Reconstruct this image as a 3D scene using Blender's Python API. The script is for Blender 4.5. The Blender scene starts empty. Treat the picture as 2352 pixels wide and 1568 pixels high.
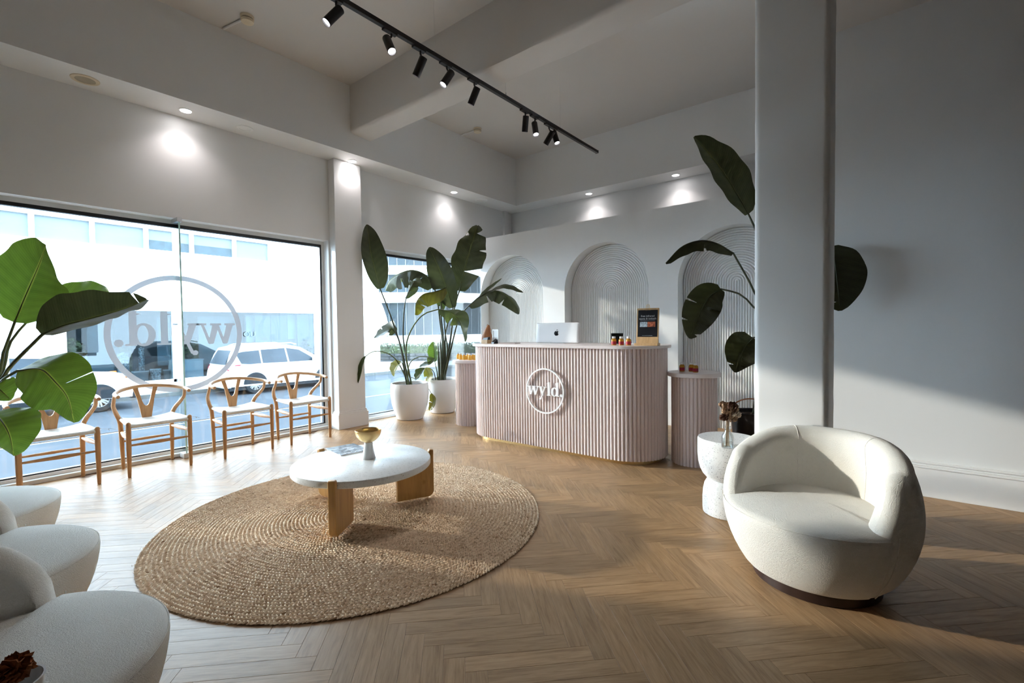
import bpy, math, random
import numpy as np
from mathutils import Vector, Matrix
PI = math.pi
rad = math.radians
sc = bpy.context.scene
col = sc.collection

# ------------------------------------------------------------------ camera
FPX = 1072.9
YAW, PITCH, ROLL = rad(38.5426), rad(-1.6548), rad(-0.7683)
CAM = Vector((0.0, 0.0, 1.24))
_f = Vector((-math.sin(YAW)*math.cos(PITCH), math.cos(YAW)*math.cos(PITCH), math.sin(PITCH)))
_r0 = Vector((math.cos(YAW), math.sin(YAW), 0.0))
_u0 = _r0.cross(_f)
RT = _r0*math.cos(ROLL) + _u0*math.sin(ROLL)
UP = -_r0*math.sin(ROLL) + _u0*math.cos(ROLL)
FW = _f
cd = bpy.data.cameras.new('camera')
cd.sensor_width = 36.0
cd.lens = 36.0*FPX/2352.0
cd.clip_start = 0.05
cd.clip_end = 300
cam = bpy.data.objects.new('camera', cd)
col.objects.link(cam)
M3 = Matrix((RT, UP, -FW)).transposed()
cam.matrix_world = Matrix.Translation(CAM) @ M3.to_4x4()
sc.camera = cam

# ------------------------------------------------------------------ sky, sun, exposure
w = bpy.data.worlds.new('sky')
sc.world = w
w.use_nodes = True
bg = w.node_tree.nodes['Background']
bg.inputs[0].default_value = (0.65, 0.83, 1.0, 1)
bg.inputs[1].default_value = 9.5
SUN = Vector((1.0, 0.414, -0.265)).normalized()
sl = bpy.data.lights.new('sun', 'SUN')
sl.energy = 1.9
sl.color = (1.0, 0.93, 0.82)
sl.angle = rad(1.2)
so = bpy.data.objects.new('sun', sl)
so.rotation_euler = SUN.to_track_quat('-Z', 'Y').to_euler()
so.location = (-14, -6, 9)
col.objects.link(so)
sc.view_settings.view_transform = 'Standard'
sc.view_settings.look = 'None'
sc.view_settings.gamma = 1.0
sc.view_settings.use_curve_mapping = False
sc.view_settings.exposure = 1.16
sc.cycles.transparent_max_bounces = 24
sc.cycles.diffuse_bounces = 4
sc.cycles.max_bounces = 8
sc.cycles.use_adaptive_sampling = True
sc.cycles.use_light_tree = False
sc.cycles.adaptive_threshold = 0.04
sc.cycles.adaptive_min_samples = 16
sc.cycles.caustics_reflective = True
sc.cycles.caustics_refractive = False
sc.cycles.sample_clamp_indirect = 60.0

# ------------------------------------------------------------------ pixel to place
def ray(x, y): return FW + RT*((x-1176)/FPX) - UP*((y-784)/FPX)
def P(x, y, d): return CAM + ray(x, y)*d
def on(x, y, ax, val):
    d = ray(x, y); return CAM + d*((val-CAM[ax])/d[ax])
def G(x, y, z=0.0): return on(x, y, 2, z)
def proj(p):
    d = Vector(p)-CAM; z = d.dot(FW)
    return (1176+FPX*d.dot(RT)/z, 784-FPX*d.dot(UP)/z, z)

# ------------------------------------------------------------------ object helpers
def tag(o, label=None, cat=None, group=None, kind=None):
    if label: o['label'] = label
    if cat: o['category'] = cat
    if group: o['group'] = group
    if kind: o['kind'] = kind
    return o
def thing(name, label, cat, loc=(0,0,0), rz=0.0, group=None):
    o = bpy.data.objects.new(name, None); o.empty_display_size = 0.1
    o.location = loc; o.rotation_euler = (0, 0, rz)
    col.objects.link(o); return tag(o, label, cat, group)
def copy_tree(o, parent=None):
    c = o.copy(); col.objects.link(c)
    if parent is not None: c.parent = parent
    for ch in list(o.children): copy_tree(ch, c)
    return c
def cr(pts, n):
    """Catmull-Rom through points, n samples"""
    p = [Vector(q) for q in pts]
    if len(p) == 2: return [p[0].lerp(p[1], i/(n-1)) for i in range(n)]
    p = [p[0]*2-p[1]] + p + [p[-1]*2-p[-2]]
    L = [0.0]
    for i in range(1, len(p)-2): L.append(L[-1] + max(1e-6, (p[i+1]-p[i]).length))
    out = []
    for k in range(n):
        s = L[-1]*k/(n-1); i = 0
        while i < len(L)-2 and s > L[i+1]: i += 1
        t = (s-L[i])/(L[i+1]-L[i]); a, b, c, d = p[i:i+4]
        out.append(0.5*((2*b)+(c-a)*t+(2*a-5*b+4*c-d)*t*t+(3*b-a-3*c+d)*t**3))
    return out
def lerpl(vals, s):
    x = s*(len(vals)-1); i = min(int(x), len(vals)-2); return vals[i]+(vals[i+1]-vals[i])*(x-i)
def curve1(keys, x):
    """smooth interpolation of (x, value) keys"""
    if x <= keys[0][0]: return keys[0][1]
    for (a, va), (b, vb) in zip(keys, keys[1:]):
        if x <= b:
            t = (x-a)/(b-a); t = t*t*(3-2*t); return va+(vb-va)*t
    return keys[-1][1]

class MB:
    def __init__(s): s.v = []; s.f = []; s.uv = None
    def add(s, v, f):
        b = len(s.v); s.v += [tuple(q) for q in v]; s.f += [tuple(i+b for i in q) for q in f]; return s
    def box(s, x0, x1, y0, y1, z0, z1):
        return s.add([(x0,y0,z0),(x1,y0,z0),(x1,y1,z0),(x0,y1,z0),(x0,y0,z1),(x1,y0,z1),(x1,y1,z1),(x0,y1,z1)],
                     [(0,3,2,1),(4,5,6,7),(0,1,5,4),(1,2,6,5),(2,3,7,6),(3,0,4,7)])
    def lathe(s, prof, n=32, c=(0,0,0), cap0=True, cap1=True, axis=None):
        v = []; m = len(prof)
        for r, z in prof:
            for k in range(n):
                a = 2*PI*k/n; v.append(Vector((r*math.cos(a), r*math.sin(a), z)))
        if axis is not None:
            q = Vector((0,0,1)).rotation_difference(Vector(axis).normalized()); v = [q @ x for x in v]
        v = [x+Vector(c) for x in v]
        f = [(i*n+k, i*n+(k+1) % n, (i+1)*n+(k+1) % n, (i+1)*n+k) for i in range(m-1) for k in range(n)]
        if cap0: f.append(tuple(reversed(range(n))))
        if cap1: f.append(tuple((m-1)*n+k for k in range(n)))
        return s.add(v, f)
    def tube(s, pts, radii, n=10, caps=True, ref=None, flat=1.0):
        pts = [Vector(p) for p in pts]; m = len(pts)
        if not isinstance(radii, (list, tuple)): radii = [radii]*m
        elif len(radii) != m: radii = [lerpl(radii, i/(m-1)) for i in range(m)]
        v = []; a = None
        for i in range(m):
            t = (pts[min(i+1, m-1)]-pts[max(i-1, 0)]).normalized()
            if ref is not None: a = Vector(ref)
            elif a is None: a = Vector((0,0,1)) if abs(t.z) < 0.9 else Vector((1,0,0))
            a = (a-t*a.dot(t)).normalized(); b = t.cross(a)
            for k in range(n):
                g = 2*PI*k/n; v.append(pts[i]+a*(radii[i]*flat*math.cos(g))+b*(radii[i]*math.sin(g)))
        f = [(i*n+k, i*n+(k+1) % n, (i+1)*n+(k+1) % n, (i+1)*n+k) for i in range(m-1) for k in range(n)]
        if caps: f += [tuple(reversed(range(n))), tuple((m-1)*n+k for k in range(n))]
        return s.add(v, f)
    def prism(s, poly, o, ax, ay, az, d):
        """polygon (2d list) in the frame o+ax*x+ay*y, extruded by d along az"""
        o, ax, ay, az = Vector(o), Vector(ax), Vector(ay), Vector(az); n = len(poly)
        v = [o+ax*x+ay*y for x, y in poly]+[o+ax*x+ay*y+az*d for x, y in poly]
        f = [tuple(reversed(range(n))), tuple(range(n, 2*n))]+[(k, (k+1) % n, n+(k+1) % n, n+k) for k in range(n)]
        return s.add(v, f)
    def ring(s, r0, r1, o, ax, ay, az, d, n=64):
        o, ax, ay, az = Vector(o), Vector(ax), Vector(ay), Vector(az); v = []
        for k in range(n):
            a = 2*PI*k/n; e = ax*math.cos(a)+ay*math.sin(a)
            v += [o+e*r0, o+e*r1, o+e*r1+az*d, o+e*r0+az*d]
        f = []
        for k in range(n):
            p, q = 4*k, 4*((k+1) % n)
            for j in range(4): f.append((p+j, p+(j+1) % 4, q+(j+1) % 4, q+j))
        return s.add(v, f)
    def grid(s, rows, closed=False, skip=None):
        n = len(rows[0]); v = [p for r in rows for p in r]; f = []
        for i in range(len(rows)-1):
            for k in range(n if closed else n-1):
                if skip and skip(i, k): continue
                f.append((i*n+k, i*n+(k+1) % n, (i+1)*n+(k+1) % n, (i+1)*n+k))
        return s.add(v, f)
    def mesh(s, name, m=None, sharp=35):
        me = bpy.data.meshes.new(name); me.from_pydata(s.v, [], s.f); me.validate(); me.update()
        if sharp:
            me.shade_smooth()
            me.set_sharp_from_angle(angle=rad(sharp))
        if m: me.materials.append(m)
        return me
    def build(s, name, m, parent=None, sharp=35, loc=None, rot=None, bevel=0, seg=2, subsurf=0, flip=False):
        me = s.mesh(name, m, sharp)
        if flip: me.flip_normals()
        o = bpy.data.objects.new(name, me); col.objects.link(o)
        if parent is not None: o.parent = parent
        if loc is not None: o.location = loc
        if rot is not None: o.rotation_euler = rot
        if bevel:
            b = o.modifiers.new('bevel', 'BEVEL'); b.width = bevel; b.segments = seg; b.limit_method = 'ANGLE'; b.angle_limit = rad(40)
        if subsurf:
            q = o.modifiers.new('sub', 'SUBSURF'); q.levels = subsurf; q.render_levels = subsurf
        return o
def inst(me, name, parent=None, loc=(0,0,0), rot=(0,0,0)):
    o = bpy.data.objects.new(name, me); o.location = loc; o.rotation_euler = rot
    if parent is not None: o.parent = parent
    col.objects.link(o); return o
def struct(o, label=None):
    o['kind'] = 'structure'
    if label: o['label'] = label
    return o

# ------------------------------------------------------------------ materials
class NT:
    def __init__(s, name):
        s.m = bpy.data.materials.new(name); s.m.use_nodes = True; s.t = s.m.node_tree; s.n = s.t.nodes
        s.p = s.n['Principled BSDF']; s.out = s.n['Material Output']
    def node(s, typ, **kw):
        d = s.n.new(typ)
        for k, v in kw.items():
            if k.startswith('_'): setattr(d, k[1:], v)
            else:
                d.inputs[k.replace('__', ' ')].default_value = v
        return d
    def link(s, a, b): s.t.links.new(a, b)
    def coord(s, which='Object', scale=(1,1,1)):
        c = s.node('ShaderNodeTexCoord'); mp = s.node('ShaderNodeMapping'); mp.inputs['Scale'].default_value = scale
        s.link(c.outputs[which], mp.inputs['Vector']); return mp.outputs[0]
    def noise(s, vec, scale, detail=3, rough=0.55):
        n = s.node('ShaderNodeTexNoise'); n.inputs['Scale'].default_value = scale; n.inputs['Detail'].default_value = detail
        n.inputs['Roughness'].default_value = rough; s.link(vec, n.inputs['Vector']); return n.outputs['Fac']
    def ramp(s, fac, stops):
        r = s.node('ShaderNodeValToRGB'); e = r.color_ramp.elements
        while len(e) < len(stops): e.new(0.5)
        for el, (p, c) in zip(e, stops): el.position = p; el.color = (*c, 1)
        s.link(fac, r.inputs[0]); return r.outputs[0]
    def bump(s, h, strength=0.3, dist=0.01):
        b = s.node('ShaderNodeBump'); b.inputs['Strength'].default_value = strength; b.inputs['Distance'].default_value = dist
        s.link(h, b.inputs['Height']); s.link(b.outputs[0], s.p.inputs['Normal']); return b
def mk(name, c, rough=0.5, metal=0.0, spec=0.5, var=0.0, vscale=6, bump=0.0, bscale=60, bdist=0.004, emit=0, trans=0, coat=0, which='Object', stretch=(1,1,1)):
    t = NT(name); p = t.p
    p.inputs['Base Color'].default_value = (*c, 1); p.inputs['Roughness'].default_value = rough
    p.inputs['Metallic'].default_value = metal; p.inputs['Specular IOR Level'].default_value = spec
    p.inputs['Coat Weight'].default_value = coat
    if trans: p.inputs['Transmission Weight'].default_value = trans
    if emit:
        p.inputs['Emission Color'].default_value = (*c, 1); p.inputs['Emission Strength'].default_value = emit
    if var or bump: vec = t.coord(which, stretch)
    if var:
        lo = tuple(max(0, x*(1-var)) for x in c); hi = tuple(min(1, x*(1+var)) for x in c)
        t.link(t.ramp(t.noise(vec, vscale, 2), [(0.3, lo), (0.7, hi)]), p.inputs['Base Color'])
    if bump: t.bump(t.noise(vec, bscale, 4), bump, bdist)
    return t.m
M = {}
M['wall'] = mk('wall_paint', (0.79, 0.785, 0.775), 0.55, var=0.012, vscale=1.5)
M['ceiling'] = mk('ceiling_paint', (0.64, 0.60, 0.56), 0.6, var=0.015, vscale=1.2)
M['trim'] = mk('trim_gloss_paint', (0.83, 0.82, 0.81), 0.35, var=0.01)
M['arch'] = mk('arch_paint', (0.80, 0.80, 0.79), 0.5, var=0.01)
M['white'] = mk('white_satin', (0.86, 0.86, 0.85), 0.35, var=0.01)
M['pot'] = mk('white_glazed_pot', (0.86, 0.85, 0.85), 0.18, coat=0.3, var=0.01)
M['alu'] = mk('white_aluminium_frame', (0.72, 0.73, 0.73), 0.4, var=0.02)
M['blackalu'] = mk('black_window_bar', (0.012, 0.013, 0.015), 0.4, var=0.1)
M['black'] = mk('black_powder_coat', (0.016, 0.013, 0.013), 0.45, var=0.15)
M['blackpot'] = mk('black_pot', (0.014, 0.012, 0.014), 0.45, var=0.15)
M['brass'] = mk('brushed_brass', (0.74, 0.53, 0.25), 0.33, metal=1.0, var=0.05, vscale=30)
M['steel'] = mk('steel', (0.6, 0.6, 0.6), 0.3, metal=1.0, var=0.03)
M['pink'] = mk('blush_paint', (0.70, 0.575, 0.545), 0.42, var=0.02, vscale=3)
M['pinktop'] = mk('blush_top', (0.76, 0.68, 0.66), 0.3, var=0.02)
M['emblem'] = mk('emblem_white', (0.88, 0.87, 0.87), 0.4, var=0.01)
M['soil'] = mk('soil', (0.06, 0.04, 0.03), 0.9, var=0.4, vscale=60, bump=0.6, bscale=80, bdist=0.01)
M['darkwood'] = mk('dark_stained_base', (0.035, 0.018, 0.014), 0.35, var=0.25, vscale=20, stretch=(1,1,0.2))
M['cream'] = mk('aged_cream_plastic', (0.72, 0.62, 0.46), 0.5, var=0.06)
M['creamgrille'] = mk('cream_grille', (0.42, 0.36, 0.26), 0.6, var=0.1)
M['lamp'] = mk('downlight_lens', (1.0, 0.97, 0.98), 0.4, emit=22)
M['lens'] = mk('spot_lens', (0.96, 0.94, 1.0), 0.4, emit=5)
M['cap'] = mk('bottle_cap', (0.85, 0.86, 0.88), 0.35, var=0.01)
M['redlabel'] = mk('red_label', (0.42, 0.02, 0.03), 0.5, var=0.1)
M['cord'] = mk('paper_cord', (0.80, 0.76, 0.70), 0.8, var=0.08, vscale=40)
M['darkcord'] = mk('seat_shadow_cord', (0.10, 0.08, 0.07), 0.8, var=0.1)
M['terracotta'] = mk('terracotta_petal', (0.40, 0.15, 0.055), 0.8, var=0.35, vscale=25)
M['dried'] = mk('dried_petal', (0.42, 0.27, 0.17), 0.85, var=0.5, vscale=45)
M['driedpale'] = mk('dried_petal_pale', (0.70, 0.58, 0.47), 0.85, var=0.25, vscale=45)
M['drieddark'] = mk('dried_petal_dark', (0.15, 0.075, 0.05), 0.85, var=0.4, vscale=45)
M['straw'] = mk('dried_stem', (0.42, 0.30, 0.18), 0.85, var=0.3, vscale=45)

def wood(name, c, dark, scale=(1.2, 14, 14), rough=0.45):
    t = NT(name); v = t.coord('Object', scale)
    n = t.noise(v, 3.0, 6, 0.62)
    t.link(t.ramp(n, [(0.28, dark), (0.55, c), (0.8, tuple(min(1, x*1.12) for x in c))]), t.p.inputs['Base Color'])
    t.p.inputs['Roughness'].default_value = rough; t.bump(n, 0.08, 0.002); return t.m
M['oak'] = wood('oiled_oak', (0.56, 0.30, 0.125), (0.40, 0.19, 0.075), (14, 14, 1.5))
M['oakx'] = wood('oiled_oak_rail', (0.58, 0.32, 0.14), (0.42, 0.20, 0.08), (3, 3, 3))
M['tablewood'] = wood('golden_oak_veneer', (0.52, 0.28, 0.085), (0.40, 0.20, 0.055), (14, 14, 1.2), 0.4)
M['signwood'] = wood('pine_board', (0.62, 0.40, 0.20), (0.48, 0.29, 0.13), (14, 14, 2))
M['carving'] = wood('red_brown_wood', (0.42, 0.18, 0.075), (0.28, 0.11, 0.045), (10, 10, 3), 0.4)

def boucle(name, c):
    t = NT(name); v = t.coord('Object')
    vo = t.node('ShaderNodeTexVoronoi'); vo.inputs['Scale'].default_value = 190; 
    n0 = t.node('ShaderNodeTexNoise'); n0.inputs['Scale'].default_value = 70; t.link(v, n0.inputs['Vector'])
    mx = t.node('ShaderNodeMix'); mx.data_type = 'VECTOR'; mx.inputs[0].default_value = 0.035
    t.link(v, mx.inputs[4]); t.link(n0.outputs['Color'], mx.inputs[5]); t.link(mx.outputs[1], vo.inputs['Vector'])
    n1 = t.noise(v, 190, 3)
    ad = t.node('ShaderNodeMath'); ad.operation = 'MULTIPLY_ADD'; t.link(vo.outputs['Distance'], ad.inputs[0]); ad.inputs[1].default_value = -0.9; t.link(n1, ad.inputs[2])
    t.bump(ad.outputs[0], 0.5, 0.0042)
    n2 = t.noise(v, 9, 3)
    t.link(t.ramp(n2, [(0.3, tuple(x*0.95 for x in c)), (0.7, c)]), t.p.inputs['Base Color'])
    t.p.inputs['Roughness'].default_value = 0.95; t.p.inputs['Specular IOR Level'].default_value = 0.1
    t.p.inputs['Sheen Weight'].default_value = 0.25; t.p.inputs['Sheen Roughness'].default_value = 0.6
    return t.m
M['boucle'] = boucle('ivory_boucle', (0.80, 0.765, 0.70))

def terrazzo(name, base, c1, c2, scale=55, thr=0.16):
    t = NT(name); v = t.coord('Object')
    colr = None
    prev = None
    for i, (s, c, th) in enumerate(((scale, c1, thr), (scale*1.9, c2, thr*1.15), (scale*0.75, tuple(min(1, x*0.9) for x in base), 0.3))):
        vo = t.node('ShaderNodeTexVoronoi'); vo.inputs['Scale'].default_value = s; vo.feature = 'F1'
        mp = t.node('ShaderNodeMapping'); mp.inputs['Location'].default_value = (i*3.1, i*1.7, i); t.link(v, mp.inputs[0]); t.link(mp.outputs[0], vo.inputs['Vector'])
        # some cells only
        sep = t.node('ShaderNodeSeparateColor'); t.link(vo.outputs['Color'], sep.inputs[0])
        lt = t.node('ShaderNodeMath'); lt.operation = 'LESS_THAN'; t.link(vo.outputs['Distance'], lt.inputs[0])
        ml = t.node('ShaderNodeMath'); ml.operation = 'MULTIPLY'; t.link(sep.outputs[0], ml.inputs[0]); ml.inputs[1].default_value = th*2.0
        t.link(ml.outputs[0], lt.inputs[1])
        gt = t.node('ShaderNodeMath'); gt.operation = 'GREATER_THAN'; t.link(sep.outputs[1], gt.inputs[0]); gt.inputs[1].default_value = 0.45
        mu = t.node('ShaderNodeMath'); mu.operation = 'MULTIPLY'; t.link(lt.outputs[0], mu.inputs[0]); t.link(gt.outputs[0], mu.inputs[1])
        mx = t.node('ShaderNodeMix'); mx.data_type = 'RGBA'; t.link(mu.outputs[0], mx.inputs[0])
        if prev is None: mx.inputs[6].default_value = (*base, 1)
        else: t.link(prev, mx.inputs[6])
        mx.inputs[7].default_value = (*c, 1); prev = mx.outputs[2]
    t.link(prev, t.p.inputs['Base Color']); t.p.inputs['Roughness'].default_value = 0.28
    return t.m
M['terrazzo'] = terrazzo('white_terrazzo', (0.82, 0.82, 0.81), (0.16, 0.16, 0.18), (0.30, 0.28, 0.27), 95, 0.15)
M['terrazzotop'] = terrazzo('cream_terrazzo', (0.80, 0.795, 0.78), (0.45, 0.38, 0.31), (0.52, 0.50, 0.47), 75, 0.12)

def leafmat(name, dark, light, trans, rib):
    """u runs across the blade, v along it"""
    t = NT(name); uv = t.node('ShaderNodeTexCoord').outputs['UV']; sp = t.node('ShaderNodeSeparateXYZ'); t.link(uv, sp.inputs[0])
    def mth(op, a, b=None):
        m = t.node('ShaderNodeMath'); m.operation = op
        for i, q in enumerate((a, b)):
            if q is None: continue
            if isinstance(q, (int, float)): m.inputs[i].default_value = q
            else: t.link(q, m.inputs[i])
        return m.outputs[0]
    ob = t.coord('Object'); n = t.noise(ob, 6, 4)
    d = mth('ABSOLUTE', mth('SUBTRACT', sp.outputs[0], 0.5))                # 0 at the midrib
    ph = mth('ADD', mth('MULTIPLY', mth('SUBTRACT', sp.outputs[1], mth('MULTIPLY', d, 0.22)), 260.0), mth('MULTIPLY', n, 6.0))
    vein = mth('MULTIPLY', mth('ADD', mth('SINE', ph), 1.0), 0.5)
    strip = mth('SINE', mth('MULTIPLY', mth('SUBTRACT', sp.outputs[1], mth('MULTIPLY', d, 0.22)), 61.0))
    f = mth('ADD', mth('MULTIPLY', n, 0.75), mth('ADD', mth('MULTIPLY', vein, 0.14), mth('MULTIPLY', strip, 0.07)))
    c = t.ramp(f, [(0.25, dark), (0.70, light)])
    ribf = t.node('ShaderNodeMapRange'); ribf.inputs[1].default_value = 0.012; ribf.inputs[2].default_value = 0.030; ribf.inputs[3].default_value = 1.0; ribf.inputs[4].default_value = 0.0; t.link(d, ribf.inputs[0])
    mx = t.node('ShaderNodeMix'); mx.data_type = 'RGBA'; t.link(ribf.outputs[0], mx.inputs[0]); t.link(c, mx.inputs[6]); mx.inputs[7].default_value = (*rib, 1)
    t.link(mx.outputs[2], t.p.inputs['Base Color']); t.p.inputs['Roughness'].default_value = 0.40
    t.p.inputs['Specular IOR Level'].default_value = 0.4
    t.bump(f, 0.5, 0.004)
    tr = t.node('ShaderNodeBsdfTranslucent')
    tc = t.ramp(f, [(0.25, tuple(x*0.72 for x in trans)), (0.70, tuple(x*1.15 for x in trans))])
    mx2 = t.node('ShaderNodeMix'); mx2.data_type = 'RGBA'; t.link(ribf.outputs[0], mx2.inputs[0]); t.link(tc, mx2.inputs[6]); mx2.inputs[7].default_value = (*[min(1, x*1.3) for x in rib], 1)
    t.link(mx2.outputs[2], tr.inputs[0])
    ad = t.node('ShaderNodeMixShader'); ad.inputs[0].default_value = 0.42
    t.link(t.p.outputs[0], ad.inputs[1]); t.link(tr.outputs[0], ad.inputs[2]); t.link(ad.outputs[0], t.out.inputs[0])
    return t.m
M['leaf'] = leafmat('paradise_leaf', (0.042, 0.046, 0.029), (0.076, 0.080, 0.050), (0.062, 0.070, 0.022), (0.10, 0.11, 0.03))
M['leafm'] = leafmat('paradise_leaf_mid', (0.040, 0.052, 0.024), (0.070, 0.086, 0.040), (0.10, 0.13, 0.028), (0.12, 0.13, 0.04))
M['leafg'] = leafmat('paradise_leaf_bright', (0.050, 0.095, 0.020), (0.085, 0.15, 0.030), (0.155, 0.25, 0.028), (0.26, 0.30, 0.05))
M['leafy'] = leafmat('paradise_leaf_yellowing', (0.11, 0.10, 0.02), (0.20, 0.19, 0.03), (0.30, 0.27, 0.025), (0.25, 0.22, 0.04))
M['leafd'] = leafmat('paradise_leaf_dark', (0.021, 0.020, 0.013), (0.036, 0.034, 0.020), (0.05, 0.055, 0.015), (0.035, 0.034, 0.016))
M['stem'] = mk('leaf_stem', (0.055, 0.062, 0.028), 0.45, var=0.3, vscale=10)
M['stemg'] = mk('leaf_stem_green', (0.10, 0.13, 0.035), 0.45, var=0.3, vscale=10)

def glass(name, tint=(0.97, 0.99, 0.99), refl=0.85):
    t = NT(name); tr = t.node('ShaderNodeBsdfTransparent'); tr.inputs[0].default_value = (*tint, 1)
    gl = t.node('ShaderNodeBsdfGlossy'); gl.inputs['Roughness'].default_value = 0.0
    fr = t.node('ShaderNodeFresnel'); fr.inputs[0].default_value = 1.45
    mu = t.node('ShaderNodeMath'); mu.operation = 'MULTIPLY'; mu.inputs[1].default_value = refl; t.link(fr.outputs[0], mu.inputs[0])
    mx = t.node('ShaderNodeMixShader'); t.link(mu.outputs[0], mx.inputs[0]); t.link(tr.outputs[0], mx.inputs[1]); t.link(gl.outputs[0], mx.inputs[2])
    t.link(mx.outputs[0], t.out.inputs[0]); return t.m
M['glass'] = glass('window_glass')
M['finglass'] = glass('fin_glass', (0.93, 0.985, 0.975))
M['clear'] = glass('clear_glass', (0.97, 0.985, 0.985), 0.6)
M['acrylic'] = glass('clear_acrylic', (0.95, 0.97, 0.98), 1.0)
M['glassedge'] = mk('green_glass_edge', (0.55, 0.86, 0.82), 0.15, var=0.05)
def vinylm():
    t = NT('frosted_vinyl'); d = t.node('ShaderNodeBsdfDiffuse'); d.inputs[0].default_value = (0.72, 0.73, 0.75, 1)
    tr = t.node('ShaderNodeBsdfTranslucent'); tr.inputs[0].default_value = (0.115, 0.122, 0.137, 1)
    tp = t.node('ShaderNodeBsdfTransparent'); tp.inputs[0].default_value = (0.9, 0.9, 0.92, 1)
    a = t.node('ShaderNodeMixShader'); a.inputs[0].default_value = 0.45; t.link(d.outputs[0], a.inputs[1]); t.link(tr.outputs[0], a.inputs[2])
    b = t.node('ShaderNodeMixShader'); b.inputs[0].default_value = 0.015; t.link(a.outputs[0], b.inputs[1]); t.link(tp.outputs[0], b.inputs[2])
    t.link(b.outputs[0], t.out.inputs[0]); return t.m
M['vinyl'] = vinylm()

def plankmat(name, joined):
    t = NT(name)
    uv = t.node('ShaderNodeTexCoord')
    if joined:
        rn = t.node('ShaderNodeNewGeometry').outputs['Random Per Island']
    else:
        rn = t.node('ShaderNodeObjectInfo').outputs['Random']
    cx = t.node('ShaderNodeCombineXYZ')
    for i, k in enumerate((37.0, 61.0, 13.0)):
        mu = t.node('ShaderNodeMath'); mu.operation = 'MULTIPLY'; mu.inputs[1].default_value = k; t.link(rn, mu.inputs[0]); t.link(mu.outputs[0], cx.inputs[i])
    va = t.node('ShaderNodeVectorMath'); va.operation = 'ADD'; t.link(uv.outputs['UV'], va.inputs[0]); t.link(cx.outputs[0], va.inputs[1])
    mp = t.node('ShaderNodeMapping'); mp.inputs['Scale'].default_value = (3.2, 30, 1); t.link(va.outputs[0], mp.inputs[0])
    wv = t.node('ShaderNodeTexNoise'); wv.inputs['Scale'].default_value = 1.6; wv.inputs['Detail'].default_value = 6; wv.inputs['Roughness'].default_value = 0.62; wv.inputs['Distortion'].default_value = 0.7
    t.link(mp.outputs[0], wv.inputs['Vector'])
    mp2 = t.node('ShaderNodeMapping'); mp2.inputs['Scale'].default_value = (6, 150, 1); t.link(va.outputs[0], mp2.inputs[0])
    fine = t.noise(mp2.outputs[0], 2.0, 3)
    c = t.ramp(wv.outputs['Fac'], [(0.25, (0.275, 0.152, 0.070)), (0.48, (0.41, 0.248, 0.124)), (0.72, (0.49, 0.31, 0.168))])
    mx = t.node('ShaderNodeMix'); mx.data_type = 'RGBA'; mx.blend_type = 'MULTIPLY'; mx.inputs[0].default_value = 0.35
    t.link(c, mx.inputs[6]); t.link(t.ramp(fine, [(0.35, (0.62, 0.58, 0.54)), (0.6, (1, 1, 1))]), mx.inputs[7])
    hv = t.node('ShaderNodeHueSaturation'); t.link(mx.outputs[2], hv.inputs['Color'])
    vr = t.node('ShaderNodeMapRange'); vr.inputs[3].default_value = 0.86; vr.inputs[4].default_value = 1.10; t.link(rn, vr.inputs[0]); t.link(vr.outputs[0], hv.inputs['Value'])
    t.link(hv.outputs[0], t.p.inputs['Base Color'])
    t.p.inputs['Roughness'].default_value = 0.40; t.p.inputs['Specular IOR Level'].default_value = 0.30
    t.bump(fine, 0.06, 0.001)
    return t.m
M['plank'] = plankmat('oak_plank', False)
M['plankj'] = plankmat('oak_plank_joined', True)
M['joint'] = mk('plank_joint', (0.17, 0.085, 0.04), 0.8, var=0.1)
def jute():
    t = NT('braided_jute'); rn = t.node('ShaderNodeNewGeometry').outputs['Random Per Island']
    c = t.ramp(rn, [(0.0, (0.36, 0.21, 0.11)), (0.025, (0.68, 0.48, 0.31)), (0.5, (0.84, 0.625, 0.43)), (1.0, (0.93, 0.745, 0.55))])
    t.link(c, t.p.inputs['Base Color']); t.p.inputs['Roughness'].default_value = 0.85; t.p.inputs['Specular IOR Level'].default_value = 0.2
    t.bump(t.noise(t.coord('Object', (1, 1, 1)), 320, 2), 0.4, 0.003); return t.m
M['jute'] = jute()
M['jutebase'] = mk('jute_backing', (0.40, 0.27, 0.155), 0.9, var=0.3, vscale=50)
# ================================================================== THE ROOM
XW = -5.44          # inner face of the window wall
XG = -5.58          # glass plane
ZC = 4.16           # ceiling
ZS = 3.36           # soffits
YB = 6.86           # back wall
X1, Y0 = 2.6, -4.0

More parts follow.
